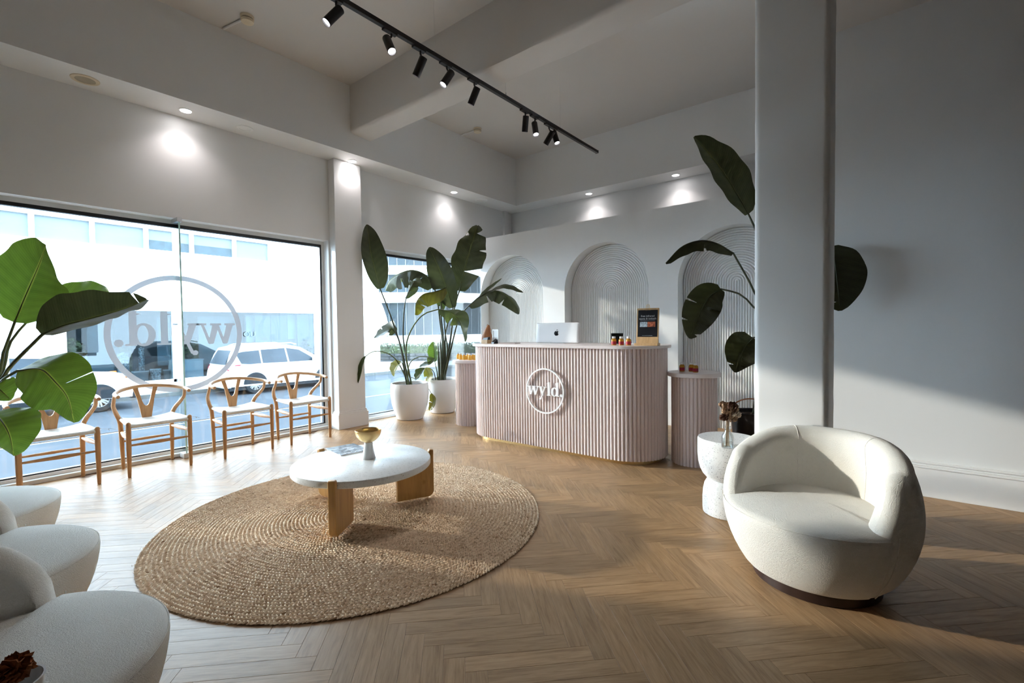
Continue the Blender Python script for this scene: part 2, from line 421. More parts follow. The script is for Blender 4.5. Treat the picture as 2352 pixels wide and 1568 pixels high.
# ---- floor: herringbone planks
PL, PW = 0.48, 0.08
random.seed(7)
fb = MB().box(-5.70, X1+0.1, Y0-0.1, YB+0.1, -0.20, -0.003)
floor = struct(fb.build('floor', M['joint'], sharp=0), 'herringbone oak plank floor')
uu = Vector((math.cos(rad(-45)), math.sin(rad(-45)), 0)); vv = Vector((math.cos(rad(45)), math.sin(rad(45)), 0))
anchor = Vector((-0.834, 1.855, 0))
planks = []
for b in range(-14, 15):
    for i in range(-90, 91):
        o = anchor + (uu+vv)*(i*PW) + (uu-vv)*(b*PL)
        # plank along u and plank along v
        c1 = o + uu*(PL/2) + vv*(PW/2)
        c2 = o - uu*(PW/2) + vv*(PL/2)
        for c, a in ((c1, rad(-45)), (c2, rad(45))):
            if -5.52 < c.x < X1 and Y0+0.1 < c.y < YB-0.1: planks.append((c, a))
def plank_verts(c, a, g=0.0003, ch=0.0006):
    ex = Vector((math.cos(a), math.sin(a), 0)); ey = Vector((-math.sin(a), math.cos(a), 0)); v = []
    for inset, z in ((g, -0.0028), (g, -ch), (g+ch, 0.0)):
        for sx, sy in ((-1,-1),(1,-1),(1,1),(-1,1)):
            v.append(c + ex*(sx*(PL/2-inset)) + ey*(sy*(PW/2-inset)) + Vector((0,0,z)))
    return v
PF = [(0,1,5,4),(1,2,6,5),(2,3,7,6),(3,0,4,7),(4,5,9,8),(5,6,10,9),(6,7,11,10),(7,4,8,11),(8,9,10,11)]
def plank_uv(me, n):
    uvl = me.uv_layers.new(name='UVMap')
    base = []
    for inset in (0.0003, 0.0003, 0.0009):
        for sx, sy in ((-1,-1),(1,-1),(1,1),(-1,1)): base.append((sx*(PL/2-inset), sy*(PW/2-inset)))
    arr = []
    for k in range(n):
        for f in PF:
            for i in f: arr += base[i]
    uvl.data.foreach_set('uv', arr)
def score(c):
    p = proj(c)
    if p[2] < 0.4 or not (-60 < p[0] < 2412 and 700 < p[1] < 1620): return 0
    if (Vector((c.x, c.y))-Vector((-2.76, 1.805))).length < 1.17: return 0
    for cx, cy, r in ((-0.26, 2.68, 0.36), (-1.82, 0.05, 0.5), (-2.72, 0.045, 0.5), (-3.62, 0.04, 0.5)):
        if (Vector((c.x, c.y))-Vector((cx, cy))).length < r: return 0
    if c.y > 3.9 and -3.7 < c.x < -1.1: return 0
    return 1.3/(p[2]**3)
order = sorted(range(len(planks)), key=lambda k: -score(planks[k][0]))
single = set(k for k in order[:300] if score(planks[k][0]) > 0)
pm = MB().add(plank_verts(Vector((0,0,0)), 0.0), PF).mesh('plank', M['plank'], 0); plank_uv(pm, 1)
rest = MB(); nrest = 0
for k, (c, a) in enumerate(planks):
    if k in single: inst(pm, 'plank', floor, c, (0, 0, a))
    else: rest.add(plank_verts(c, a), PF); nrest += 1
ro = rest.build('plank_field', M['plankj'], floor, sharp=0); plank_uv(ro.data, nrest); ro['kind'] = 'stuff'

# ---- ceiling, bulkheads, beam
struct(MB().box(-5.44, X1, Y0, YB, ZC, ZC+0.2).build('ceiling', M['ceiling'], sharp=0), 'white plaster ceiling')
struct(MB().box(XW, -5.02, Y0, YB, ZS, ZC).build('trim_1', M['wall'], sharp=0), 'white bulkhead above the shop windows')
struct(MB().box(-5.02, X1, 6.46, YB, ZS, ZC).build('trim_2', M['wall'], sharp=0), 'white bulkhead across the back wall')
bm_ = MB()
rows = []
random.seed(3)
for i in range(41):           # hand plastered beam with slightly uneven lower edges
    x = -5.02+(X1+5.02)*i/40; j = lambda s: (random.random()-0.5)*s
    rows.append([(x, 3.25, ZC+0.02), (x, 3.25+j(0.004), 3.63), (x, 3.262+j(0.012), 3.605+j(0.01)), (x, 3.29+j(0.01), 3.598), (x, 3.52+j(0.01), 3.585), (x, 3.545+j(0.02), 3.60+j(0.012)), (x, 3.56+j(0.012), 3.64), (x, 3.56, ZC+0.02)])
bm_.grid(rows)
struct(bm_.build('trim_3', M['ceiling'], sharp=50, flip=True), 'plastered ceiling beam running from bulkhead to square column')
struct(MB().box(-0.44, X1, Y0, 4.42, 3.47, ZC).build('trim_4', M['ceiling'], sharp=0), 'lower ceiling over the right side of the room')

# ---- window wall with two openings
M['darkwall'] = mk('bounce_cut_paint', (0.16, 0.13, 0.11), 0.6, var=0.03)  # dark tone put on the unseen side wall to cut bounced light
WIN = ((-0.05, 3.17), (3.61, 6.30)); ZH = 2.36
def wallbox(name, label, *b, m='wall'): return struct(MB().box(*b).build(name, M[m], sharp=0), label)
wl = MB()
for y0, y1, z0, z1 in ((Y0, WIN[0][0], 0, ZS), (WIN[0][0], WIN[0][1], ZH, ZS), (WIN[0][1], WIN[1][0], 0, ZS), (WIN[1][0], WIN[1][1], ZH, ZS), (WIN[1][1], YB+0.2, 0, ZS)):
    wl.box(-5.72, XW, y0, y1, z0, z1)
wl.box(-5.72, XW, Y0, YB+0.2, ZS, ZC+0.2)
struct(wl.build('wall_left', M['wall'], sharp=0), 'white street wall around the two shop windows')
wallbox('wall_back', 'white back wall above the arched partition', -5.44, X1, YB, YB+0.2, 0, ZC)
wallbox('wall_right', 'plain white wall behind the ivory swivel armchair', -0.55, X1, 4.42, 4.62, 0, 3.47)
wallbox('wall_return', 'white return wall hidden behind the square column', -0.55, -0.43, 4.62, YB, 0, ZC)
wallbox('wall_side', 'side wall outside the picture, darkened to cut bounced light', X1, X1+0.2, Y0, 4.62, 0, ZC, m='darkwall')
wallbox('wall_rear', 'pale wall behind the viewpoint', -5.72, X1+0.2, Y0-0.2, Y0, 0, ZC, m='wall')
# pilaster between the windows and corner pilaster
pl = MB().box(-5.44, -5.31, 3.19, 3.57, 0, ZS)
pw = struct(pl.build('wall_pier', M['wall'], bevel=0.006), 'white pier between the two shop windows')
struct(MB().box(-5.44, -5.39, 6.60, 6.70, 0, ZS).build('wall_corner', M['wall'], sharp=0), 'slim white corner post above the partition')
bb = MB().box(-5.44, -5.285, 3.165, 3.595, 0, 0.185).box(-5.44, -5.292, 3.175, 3.585, 0.185, 0.205).box(-5.44, -5.30, 3.182, 3.578, 0.205, 0.222)
struct(bb.build('baseboard_pier', M['trim'], sharp=0, bevel=0.004), 'moulded skirting around the window pier')
bb = MB().box(-0.55, X1, 4.398, 4.42, 0, 0.205).box(-0.55, X1, 4.390, 4.42, 0.205, 0.222).box(-0.55, X1, 4.403, 4.42, 0.222, 0.236).box(-0.55, X1, 4.396, 4.42, 0.236, 0.252)
struct(bb.build('baseboard_right', M['trim'], sharp=0, bevel=0.003), 'tall moulded white skirting on the right wall')
# free standing column with worn rounded corners
cm = MB(); rows = []
random.seed(11)
cx0, cx1, cy0, cy1, R_ = -0.640, -0.248, 3.24, 3.62, 0.035
for i in range(26):
    z = 3.62*i/25; row = []
    for (px_, py_, a0) in ((cx1-R_, cy1-R_, 0), (cx0+R_, cy1-R_, 90), (cx0+R_, cy0+R_, 180), (cx1-R_, cy0+R_, 270)):
        for k in range(6):
            a = rad(a0+90*k/5); jj = (random.random()-0.5)*0.004
            row.append((px_+(R_+jj)*math.cos(a), py_+(R_+jj)*math.sin(a), z))
    rows.append(row)
cm.grid(rows, closed=True)
struct(cm.build('wall_column', M['wall'], sharp=60), 'white square plaster column with rounded edges')

# ---- partition with three fluted arch niches
YP = 5.75; ZP = 2.71; AR = 0.627; ZSP = 1.755; AC = (-4.60, -2.975, -1.35); XP0, XP1 = -5.22, -0.55; ND = 0.20
pt = MB()
xs = {XP0, XP1}
for c in AC:
    for k in range(33): xs.add(round(c-AR*math.cos(PI*k/32), 6))
xs = sorted(xs)
def ztop(x):
    for c in AC:
        if abs(x-c) < AR-1e-6: return ZSP+math.sqrt(max(0, AR*AR-(x-c)**2))
    return None
for a, b in zip(xs, xs[1:]):
    inside = ztop((a+b)/2) is not None
    za = (ztop(a) or (ZSP if inside else 0)); zb = (ztop(b) or (ZSP if inside else 0))
    if not inside: za = zb = 0
    pt.add([(a,YP,za),(b,YP,zb),(b,YP,ZP),(a,YP,ZP)], [(0,1,2,3)])
    if inside: pt.add([(a,YP,za),(b,YP,zb),(b,YP+ND,zb),(a,YP+ND,za)], [(3,2,1,0)])
for c in AC:
    for s in (-1, 1):
        x = c+s*AR; pt.add([(x,YP,0),(x,YP+ND,0),(x,YP+ND,ZSP),(x,YP,ZSP)], [(0,1,2,3) if s < 0 else (3,2,1,0)])
pt.add([(XP0,YP,ZP),(XP1,YP,ZP),(XP1,YP+0.32,ZP),(XP0,YP+0.32,ZP),(XP0,YP,0),(XP0,YP+0.32,0)], [(0,1,2,3),(4,0,3,5)])
pt.add([(XP0,YP+0.32,0),(XP1,YP+0.32,0),(XP1,YP+0.32,ZP),(XP0,YP+0.32,ZP)], [(3,2,1,0)])
part = struct(pt.build('wall_partition', M['arch'], sharp=40), 'low white partition wall with three arched niches')
for c in AC:                      # fluted arch panels: concentric half-round ribs
    rb = MB(); n = 22; dr = AR/n
    yb = YP+ND
    rows = []
    stations = [('l', z) for z in (0.0, 0.6, 1.2)]+[('a', k) for k in range(0, 33)]+[('r', z) for z in (1.2, 0.6, 0.0)]
    prof = []
    for i in range(n):
        r0 = i*dr
        for k in range(6):
            g = k/6; prof.append((r0+dr*(0.06+0.88*g) if k else r0+0.001, -0.017*math.sin(PI*(k/6)) if k else 0.0))
    prof.append((AR, 0.0))
    for kind, q in stations:
        row = []
        for r, dy in prof:
            if kind == 'a':
                a = PI-PI*q/32; x, z = c+r*math.cos(a), ZSP+r*math.sin(a)
            else: x, z = c+(-r if kind == 'l' else r), q
            row.append((x, yb+dy, z))
        rows.append(row)
    rb.grid(rows)
    rb.build('fluted_arch_panel', M['arch'], part, sharp=28)

# ---- windows
def window(n, y0, y1, label, bars):
    root = bpy.data.objects.new('window_%d' % n, None); col.objects.link(root); root.location = (XG, y0, 0); struct(root, label)
    W = y1-y0
    MB().box(-0.04, 0.09, 0, W, 0.0, 0.035).box(-0.03, 0.035, 0, W, 0.035, 0.062).build('sill', M['alu'], root, sharp=0, bevel=0.003)
    MB().box(-0.03, 0.03, 0, W, ZH-0.040, ZH).build('head_frame', M['alu'], root, sharp=0)
    MB().box(-0.025, 0.022, 0, W, ZH-0.072, ZH-0.040).build('head_bar', M['blackalu'], root, sharp=0)
    MB().box(-0.03, 0.03, W-0.030, W, 0.06, ZH-0.04).build('jamb_frame', M['alu'], root, sharp=0)
    MB().box(-0.025, 0.02, W-0.050, W-0.030, 0.06, ZH-0.07).build('jamb', M['blackalu'], root, sharp=0)
    MB().box(-0.03, 0.03, 0.0, 0.030, 0.06, ZH-0.04).build('jamb_frame', M['alu'], root, sharp=0)
    MB().box(-0.025, 0.02, 0.030, 0.045, 0.06, ZH-0.07).build('jamb', M['blackalu'], root, sharp=0)
    MB().box(-0.025, 0.022, 0.0, W, 0.062, 0.074).build('glazing_bead', M['blackalu'], root, sharp=0)
    for a, b in bars:
        MB().box(-0.005, 0.005, a, b, 0.07, ZH-0.07).build('pane', M['glass'], root, sharp=0)
    return root
w1 = window(1, *WIN[0], 'large shop window behind the wooden chairs', ((0.03, 1.635), (1.645, 3.185)))
w2 = window(2, *WIN[1], 'shop window behind the two potted plants', ((0.03, 2.66),))
# glass fin on the joint of window 1
fy = 1.572-WIN[0][0]
fo = MB().box(0.0, 0.205, fy-0.006, fy+0.006, 0.0, ZH-0.004).build('glass_fin', M['finglass'], w1, sharp=0)
MB().box(0.203, 0.206, fy-0.007, fy+0.007, 0.05, ZH-0.01).build('polished_edge', M['glassedge'], fo, sharp=0)
MB().box(0.10, 0.215, fy-0.028, fy+0.028, 0.0, 0.05).build('fin_shoe', M['alu'], w1, sharp=0, bevel=0.004)
MB().box(0.06, 0.215, fy-0.022, fy+0.022, ZH-0.045, ZH-0.002).build('fin_bracket', M['steel'], w1, sharp=0, bevel=0.004)

# ---- lettering "wyld." built from strokes (unit: x-height = 1)
def stroke(a, b, w0, w1=None):
    w1 = w0 if w1 is None else w1
    return [(a[0]-w0/2, a[1]), (a[0]+w0/2, a[1]), (b[0]+w1/2, b[1]), (b[0]-w1/2, b[1])]
def rect(x0, x1, y0, y1): return [(x0, y0), (x1, y0), (x1, y1), (x0, y1)]
def circ(cx, cy, r, n=24): return [(cx+r*math.cos(2*PI*k/n), cy+r*math.sin(2*PI*k/n)) for k in range(n)]
def bowl():
    polys = []; n = 40
    for k in range(n):
        a0, a1 = 2*PI*k/n, 2*PI*(k+1)/n
        def pt(a, o):
            rx, ry = (0.44, 0.52) if o else (0.20, 0.42)
            return (0.44+rx*math.cos(a)+(0.035 if not o else 0), 0.49+ry*math.sin(a))
        polys.append([pt(a0, 1), pt(a1, 1), pt(a1, 0), pt(a0, 0)])
    return polys
LET = [
 ('letter_w', 0.0, 1.72, [stroke((0.47,0.0),(0.22,1.0),0.25,0.31), stroke((0.50,0.0),(0.80,0.92),0.15,0.13), stroke((1.10,0.0),(0.85,1.0),0.25,0.31), stroke((1.14,0.0),(1.48,1.0),0.15,0.13),
   rect(-0.02,0.48,0.91,1.0), rect(0.62,1.12,0.91,1.0), rect(1.28,1.70,0.91,1.0), [(0.37,-0.02),(0.56,-0.02),(0.56,0.03),(0.37,0.03)], [(1.01,-0.02),(1.20,-0.02),(1.20,0.03),(1.01,0.03)]]),
 ('letter_y', 1.58, 1.12, [stroke((0.57,0.0),(0.26,1.0),0.25,0.32), stroke((0.30,-0.46),(0.90,1.0),0.16,0.13), rect(0.02,0.50,0.92,1.0), rect(0.68,1.10,0.92,1.0),
   circ(0.20,-0.42,0.115,20), [(0.14,-0.53),(0.30,-0.53),(0.38,-0.40),(0.26,-0.36)]]),
 ('letter_l', 2.70, 0.62, [rect(0.17,0.45,0.0,1.55), [(0.02,1.44),(0.20,1.46),(0.43,1.58),(0.43,1.50),(0.20,1.36)], rect(0.04,0.60,0.0,0.085)]),
 ('letter_d', 3.34, 1.15, bowl()+[rect(0.69,0.97,0.0,1.55), [(0.52,1.44),(0.72,1.46),(0.95,1.58),(0.95,1.50),(0.72,1.36)], [(0.72,0.0),(1.12,0.0),(1.12,0.08),(0.72,0.12)]]),
 ('letter_dot', 4.52, 0.35, [circ(0.16,0.13,0.165,28)]),
]
LW = 4.84
def lettering(parent, mat_, o, ax, ay, az, s, d):
    """places the five glyphs centred on o"""
    for nm, x0, wd, polys in LET:
        b = MB(); cx = x0-LW/2
        for k, p in enumerate(polys):
            b.prism([((x+cx)*s, (y-0.5)*s) for x, y in p], Vector(o)+Vector(az)*(0.0), ax, ay, az, d*(1+0.004*k))
        b.build(nm, mat_, parent, sharp=30)
def flat_ring(r0, r1, o, ax, ay, n):
    o, ax, ay = Vector(o), Vector(ax), Vector(ay); rows = []
    for r in (r0, r1): rows.append([o+ax*(r*math.cos(2*PI*k/n))+ay*(r*math.sin(2*PI*k/n)) for k in range(n)])
    return MB().grid(rows, closed=True)
def flat_lettering(parent, mat_, o, ax, ay, s, dy=0.012):
    """the same glyphs as one layer of film: scanline union of the strokes"""
    o, ax, ay = Vector(o), Vector(ax), Vector(ay)
    for nm, x0, wd, polys in LET:
        b = MB(); cx = x0-LW/2; y = -0.56
        while y < 1.60:
            iv = []
            ym = y+dy/2
            for p in polys:
                xs_ = []
                for (xa, ya), (xb, yb_) in zip(p, p[1:]+p[:1]):
                    if (ya <= ym) != (yb_ <= ym): xs_.append(xa+(xb-xa)*(ym-ya)/(yb_-ya))
                xs_.sort(); iv += [(xs_[i], xs_[i+1]) for i in range(0, len(xs_)-1, 2)]
            iv.sort(); un = []
            for a_, b_ in iv:
                if un and a_ <= un[-1][1]: un[-1][1] = max(un[-1][1], b_)
                else: un.append([a_, b_])
            for a_, b_ in un:
                b.add([o+ax*((q+cx)*s)+ay*((r-0.5)*s) for q, r in ((a_, y), (b_, y), (b_, y+dy), (a_, y+dy))], [(0,1,2,3)])
            y += dy
        b.build(nm, mat_, parent, sharp=0)
# decal on the inside of window 1, mirrored from inside (reads correctly from the street)
dc = (0.009, 1.60-WIN[0][0], 1.225)
decal = flat_ring(0.537, 0.587, dc, (0,1,0), (0,0,1), 128).build('vinyl_ring', M['vinyl'], w1, sharp=0)
decal['label'] = 'frosted vinyl circle with mirrored lettering'
flat_lettering(decal, M['vinyl'], dc, (0,-1,0), (0,0,1), 0.213)
# fine white line and faint looping script low on the glass
MB().box(0.0055, 0.0068, 0.02, 3.19, 0.322, 0.328).build('vinyl_line', M['vinyl'], w1, sharp=0)
random.seed(5)
sb = MB(); y = 0.95
while y < 2.35:
    L = random.uniform(0.10, 0.22); pts = []
    n = 26
    for k in range(n):
        t = k/(n-1)
        pts.append((0.0066, y+L*t+0.018*math.sin(t*13), 0.345+0.022*abs(math.sin(t*9.5))+(0.05*max(0, math.sin(t*5))**6 if random.random() > -1 else 0)))
    sb.tube(pts, 0.0012, 4)
    y += L+random.uniform(0.04, 0.10)
sb.build('vinyl_script', M['vinyl'], w1, sharp=0)
# ================================================================== FURNITURE
# ---- wishbone style chair, faces +x locally
def make_chair():
    t = thing('dining_chair', 'x', 'chair')
    for s in (-1, 1):
        MB().tube([(0.195, s*0.227, 0.0), (0.195, s*0.227, 0.02), (0.198, s*0.226, 0.25), (0.2, s*0.225, 0.40), (0.2, s*0.225, 0.462), (0.2, s*0.225, 0.472), (0.2, s*0.225, 0.477)],
                  [0.012, 0.0135, 0.0185, 0.0195, 0.0185, 0.013, 0.004], 14).build('leg', M['oak'], t)
        pts = cr([(-0.192, s*0.188, 0.0), (-0.196, s*0.192, 0.22), (-0.205, s*0.198, 0.42), (-0.198, s*0.222, 0.50), (-0.130, s*0.255, 0.575), (-0.065, s*0.266, 0.63), (-0.035, s*0.262, 0.695)], 26)
        MB().tube(pts, [0.013, 0.0165, 0.019, 0.0195, 0.0185, 0.016, 0.013], 12).build('leg', M['oak'], t)
        MB().tube([(0.195, s*0.226, 0.335), (0.0, s*0.210, 0.335), (-0.195, s*0.192, 0.335)], [0.010, 0.021, 0.010], 10, ref=(0,0,1), flat=1.0).build('stretcher', M['oakx'], t)
    MB().tube([(0.197, -0.222, 0.275), (0.197, 0, 0.275), (0.197, 0.222, 0.275)], [0.008, 0.0165, 0.008], 10, ref=(0,0,1)).build('stretcher', M['oakx'], t)
    MB().tube([(-0.194, -0.188, 0.25), (-0.194, 0, 0.25), (-0.194, 0.188, 0.25)], [0.009, 0.014, 0.009], 10, ref=(0,0,1)).build('stretcher', M['oakx'], t)
    # bent top rail
    pts = cr([(0.085, -0.262, 0.688), (0.05, -0.268, 0.694), (-0.045, -0.258, 0.706), (-0.150, -0.190, 0.724), (-0.215, -0.08, 0.738), (-0.228, 0, 0.741), (-0.215, 0.08, 0.738), (-0.150, 0.190, 0.724), (-0.045, 0.258, 0.706), (0.05, 0.268, 0.694), (0.085, 0.262, 0.688)], 49)
    MB().tube(pts, [0.015, 0.0165, 0.0165, 0.0155, 0.015, 0.015, 0.015, 0.0155, 0.0165, 0.0165, 0.015], 14).build('back_rail', M['oakx'], t)
    # Y shaped splat, slightly raked
    o = Vector((-0.205, 0, 0.425)); ay = Vector((-0.022, 0, 0.305)).normalized(); L = 0.309
    poly = [(-0.034, 0), (0.034, 0), (0.066, 0.20), (0.098, L), (0.060, L), (0.030, 0.175), (0.018, 0.142), (0.006, 0.130), (-0.006, 0.130), (-0.018, 0.142), (-0.030, 0.175), (-0.060, L), (-0.098, L), (-0.066, 0.20)]
    b = MB(); az = Vector((0,1,0)).cross(ay); n = len(poly); m = 5
    # split at the notch so that the faces stay convex enough: left prong, right prong, stalk
    b.prism([(-0.034,0),(0.034,0),(0.050,0.105),(0.055,0.130),(-0.055,0.130),(-0.050,0.105)], o, (0,1,0), ay, az, 0.013)
    b.prism([(0.006,0.130),(0.055,0.130),(0.066,0.20),(0.098,L),(0.060,L),(0.030,0.175),(0.018,0.142)], o, (0,1,0), ay, az, 0.013)
    b.prism([(-0.055,0.130),(-0.006,0.130),(-0.018,0.142),(-0.030,0.175),(-0.060,L),(-0.098,L),(-0.066,0.20)], o, (0,1,0), ay, az, 0.013)
    b.build('splat', M['oak'], t, sharp=30)
    # woven cord seat: sagging top, thickness, wrapped rails
    sb = MB(); N = 16; top = []; bot = []
    for i in range(N+1):
        u = -1+2*i/N; x = 0.195*u; hw = 0.205+0.018*u; r1 = []; r2 = []
        for k in range(N+1):
            q = -1+2*k/N; e = (1-abs(u)**3)*(1-abs(q)**3)
            z = 0.452 + 0.012*abs(q)**2*abs(u) - 0.020*e + (0.010*q*q if u < 0 else 0)
            if abs(u) == 1: z -= 0.006
            r1.append((x, q*hw, z)); r2.append((x, q*hw, z-0.022-0.004*e))
        top.append(r1); bot.append(r2)
    sb.grid(top).grid([list(reversed(r)) for r in bot])
    per = [(0, k) for k in range(N+1)]+[(i, N) for i in range(1, N+1)]+[(N, k) for k in range(N-1, -1, -1)]+[(i, 0) for i in range(N-1, 0, -1)]
    ring = [[top[i][k] for i, k in per], [bot[i][k] for i, k in per]]
    sb.grid(ring, closed=True)
    st = sb.build('seat', M['weave'], t, sharp=50)
    MB().tube([(0.2, -0.212, 0.437), (0.2, 0, 0.437), (0.2, 0.212, 0.437)], 0.0155, 12).build('front_rail', M['cord'], t)
    for s in (-1, 1): MB().tube([(0.19, s*0.222, 0.448), (0, s*0.208, 0.450), (-0.195, s*0.195, 0.452)], [0.012, 0.0155, 0.012], 10).build('side_rail', M['cord'], t)
    return t
def weave():
    t = NT('woven_paper_cord'); v = t.node('ShaderNodeTexCoord').outputs['Object']; s = t.node('ShaderNodeSeparateXYZ'); t.link(v, s.inputs[0])
    ax = t.node('ShaderNodeMath'); ax.operation = 'ABSOLUTE'; t.link(s.outputs[0], ax.inputs[0])
    ay = t.node('ShaderNodeMath'); ay.operation = 'ABSOLUTE'; t.link(s.outputs[1], ay.inputs[0])
    gt = t.node('ShaderNodeMath'); gt.operation = 'GREATER_THAN'; t.link(ax.outputs[0], gt.inputs[0]); t.link(ay.outputs[0], gt.inputs[1])
    mx = t.node('ShaderNodeMix'); t.link(gt.outputs[0], mx.inputs[0]); t.link(s.outputs[1], mx.inputs[3]); t.link(s.outputs[0], mx.inputs[2])
    # cords run across the dominating side: sine across them
    mu = t.node('ShaderNodeMath'); mu.operation = 'MULTIPLY'; mu.inputs[1].default_value = 900; t.link(mx.outputs[0], mu.inputs[0])
    sn = t.node('ShaderNodeMath'); sn.operation = 'SINE'; t.link(mu.outputs[0], sn.inputs[0])
    t.p.inputs['Base Color'].default_value = (0.82, 0.79, 0.74, 1); t.p.inputs['Roughness'].default_value = 0.8
    t.bump(sn.outputs[0], 0.35, 0.002); return t.m
M['weave'] = weave()
chair0 = make_chair()
CH = [((-5.25, 0.63), 0, 'oak dining chair half hidden behind the big green leaf'),
      ((-5.25, 1.282), 0, 'oak dining chair with woven seat standing at the glass fin'),
      ((-5.235, 2.02), 0, 'oak dining chair with woven seat, second from the white pier'),
      ((-5.225, 2.67), 0, 'oak dining chair with woven seat nearest the white pier')]
for i, ((x, y), a, lab) in enumerate(CH):
    c = chair0 if i == 0 else copy_tree(chair0)
    c.location = (x, y, 0); c.rotation_euler = (0, 0, rad(a)); tag(c, lab, 'chair', 'oak chairs along the shop window')

# ---- ivory swivel armchair, faces +x locally
ZB = 0.058                        # underside of the upholstery
_BR = np.polyfit((0.05, 0.10, 0.16, 0.22, 0.28, 0.34, 0.40, 0.46, 0.52, 0.58, 0.64, 0.70), (0.296, 0.330, 0.362, 0.384, 0.399, 0.407, 0.408, 0.402, 0.390, 0.372, 0.348, 0.318), 4)
def body_r(z): return float(np.polyval(_BR, min(max(z, 0.05), 0.70)))      # outer radius by height
def make_armchair(AF, low):
    t = thing('swivel_armchair', 'x', 'armchair')
    MB().lathe([(0.262, 0.0), (0.268, 0.004), (0.268, 0.058), (0.25, 0.064)], 48).build('base', M['darkwood'], t)
    # seat with the rounded front panel
    sb = MB(); n = 120; rows = []
    def rr(a, z):
        d = abs((a+PI) % (2*PI)-PI)
        if d <= AF+0.015: return body_r(z)
        k = min(1, (d-AF-0.015)/0.12); k = k*k*(3-2*k)
        return body_r(z)*(1-k)+min(0.318, body_r(z)-0.03)*k
    for z, ins in ((ZB+0.010, 0.06), (ZB, 0.014), (ZB+0.006, 0.003), (ZB+0.02, 0), (0.11, 0), (0.15, 0), (0.19, 0), (0.23, 0), (0.27, 0), (0.31, 0), (0.337, 0.0), (0.350, 0.002), (0.360, 0.007), (0.3675, 0.017), (0.373, 0.034), (0.378, 0.06), (0.384, 0.10), (0.390, 0.15), (0.395, 0.21), (0.397, 0.30)):
        row = []
        for k in range(n):
            a = 2*PI*k/n; r = max(0.03, rr(a, min(z, 0.355))-ins)
            row.append((r*math.cos(a), r*math.sin(a), z))
        rows.append(row)
    sb.grid(rows, closed=True)
    sb.add(rows[-1], [tuple(range(n))]); sb.add(rows[0], [tuple(reversed(range(n)))])
    seat = sb.build('seat', M['boucle'], t, sharp=80)
    pts = [((rr(a, 0.355)-0.0035)*math.cos(a), (rr(a, 0.355)-0.0035)*math.sin(a), 0.3565) for a in [(-AF+2*AF*k/48) for k in range(49)]]
    MB().tube(pts, 0.0026, 6).build('seam', M['boucle'], seat)
    # wrap-around back and arms
    bk = MB(); rows = []; na = 96
    A0 = AF+(0.075 if low else 0.13); A1 = 2*PI-A0; full = math.degrees(PI-A0)
    def section(ed):
        q = 1-min(1, ed/full)
        if low:                   # arms sweep down to the seat
            u_ = min(1, ed/42); H_ = 0.375+0.255*math.sqrt(max(0, 1-(1-u_)**2))+0.06*(1-q)*min(1, ed/42); th = 0.112
        else:                     # arms stay tall up to the rounded front
            H_ = 0.69-0.095*q**3.0; th = 0.120-0.010*q
        rt = th*0.5; zc = H_-rt; row = []
        for k in range(15):
            z = ZB+(zc-ZB)*k/14; row.append((body_r(z)-(0.012 if k == 0 else 0.0), z))
        ro_ = body_r(zc); rc = ro_-rt
        for k in range(1, 12):
            g = PI*k/12; row.append((rc+rt*math.cos(g), zc+rt*math.sin(g)))
        ri = ro_-2*rt
        for k in range(0, 10):
            z = zc-(zc-0.33)*k/9; row.append((ri+0.018*math.sin(PI*k/9)*0.6-0.004*k/9*2, z))
        row.append((body_r(0.2)-0.07, 0.2)); row.append((0.235, ZB+0.012))
        return row, rt
    def place(row, a, ed=0.0, sg=1):
        out = []                  # the arm fronts lean back as they rise
        lean = 0.0 if low else sg*rad(21)*max(0.0, 1-ed/75)**1.4
        for r, z in row:
            q = a+lean*max(0.0, (z-0.36)/0.24)**1.15; out.append((r*math.cos(q), r*math.sin(q), z))
        return out
    # rounded arm ends: the section shrinks towards its core while the angle runs out
    secs = []
    e0, rt0 = section(0); section_top = max(z for r, z in e0)
    def core(row): 
        out = []
        for r, z in row:
            zz = min(z, section_top-rt0*1.05); out.append((body_r(zz)-rt0, zz))
        return out
    c0 = core(e0)
    caps = []
    for k in range(7, 0, -1):
        g = PI/2*k/7; f = math.cos(g); da = ((rt0*1.05 if low else 0.085)/0.37)*math.sin(g)
        caps.append(([(c[0]+(p[0]-c[0])*max(f, 0.02), c[1]+(p[1]-c[1])*max(f, 0.02)) for p, c in zip(e0, c0)], da))
    for sec, da in caps: rows.append(place(sec, A0-da, 0, 1))
    main0 = len(rows)
    for i in range(na+1):
        a = A0+(A1-A0)*i/na; ed_ = math.degrees(min(a-A0, A1-a)); rows.append(place(section(ed_)[0], a, ed_, 1 if a < PI else -1))
    for sec, da in reversed(caps): rows.append(place(sec, A1+da, 0, -1))
    bk.grid(rows, closed=True); nn = len(rows[0])
    bk.add(rows[0], [tuple(range(nn))]); bk.add(rows[-1], [tuple(reversed(range(nn)))])
    back = bk.build('backrest', M['boucle'], t, sharp=0, flip=True); back.data.shade_smooth()
    for s in (-1, 1):             # upright seams inside the back
        i = main0+int(na*(0.5+s*0.17))
        MB().tube(rows[i][19:36], 0.0018, 5).build('seam', M['boucle'], back)
    for i, da in ((main0, -1), (main0+na, 1)):
        a = (A0-0.05) if da < 0 else (A1+0.05)
        MB().tube([((body_r(z)+0.0005)*math.cos(a), (body_r(z)+0.0005)*math.sin(a), z) for z in [ZB+0.01+(0.36-ZB)*k/12 for k in range(13)]], 0.0024, 5).build('seam', M['boucle'], back)
    return t
arm0 = make_armchair(rad(60), False)
arm1 = make_armchair(rad(92), True)
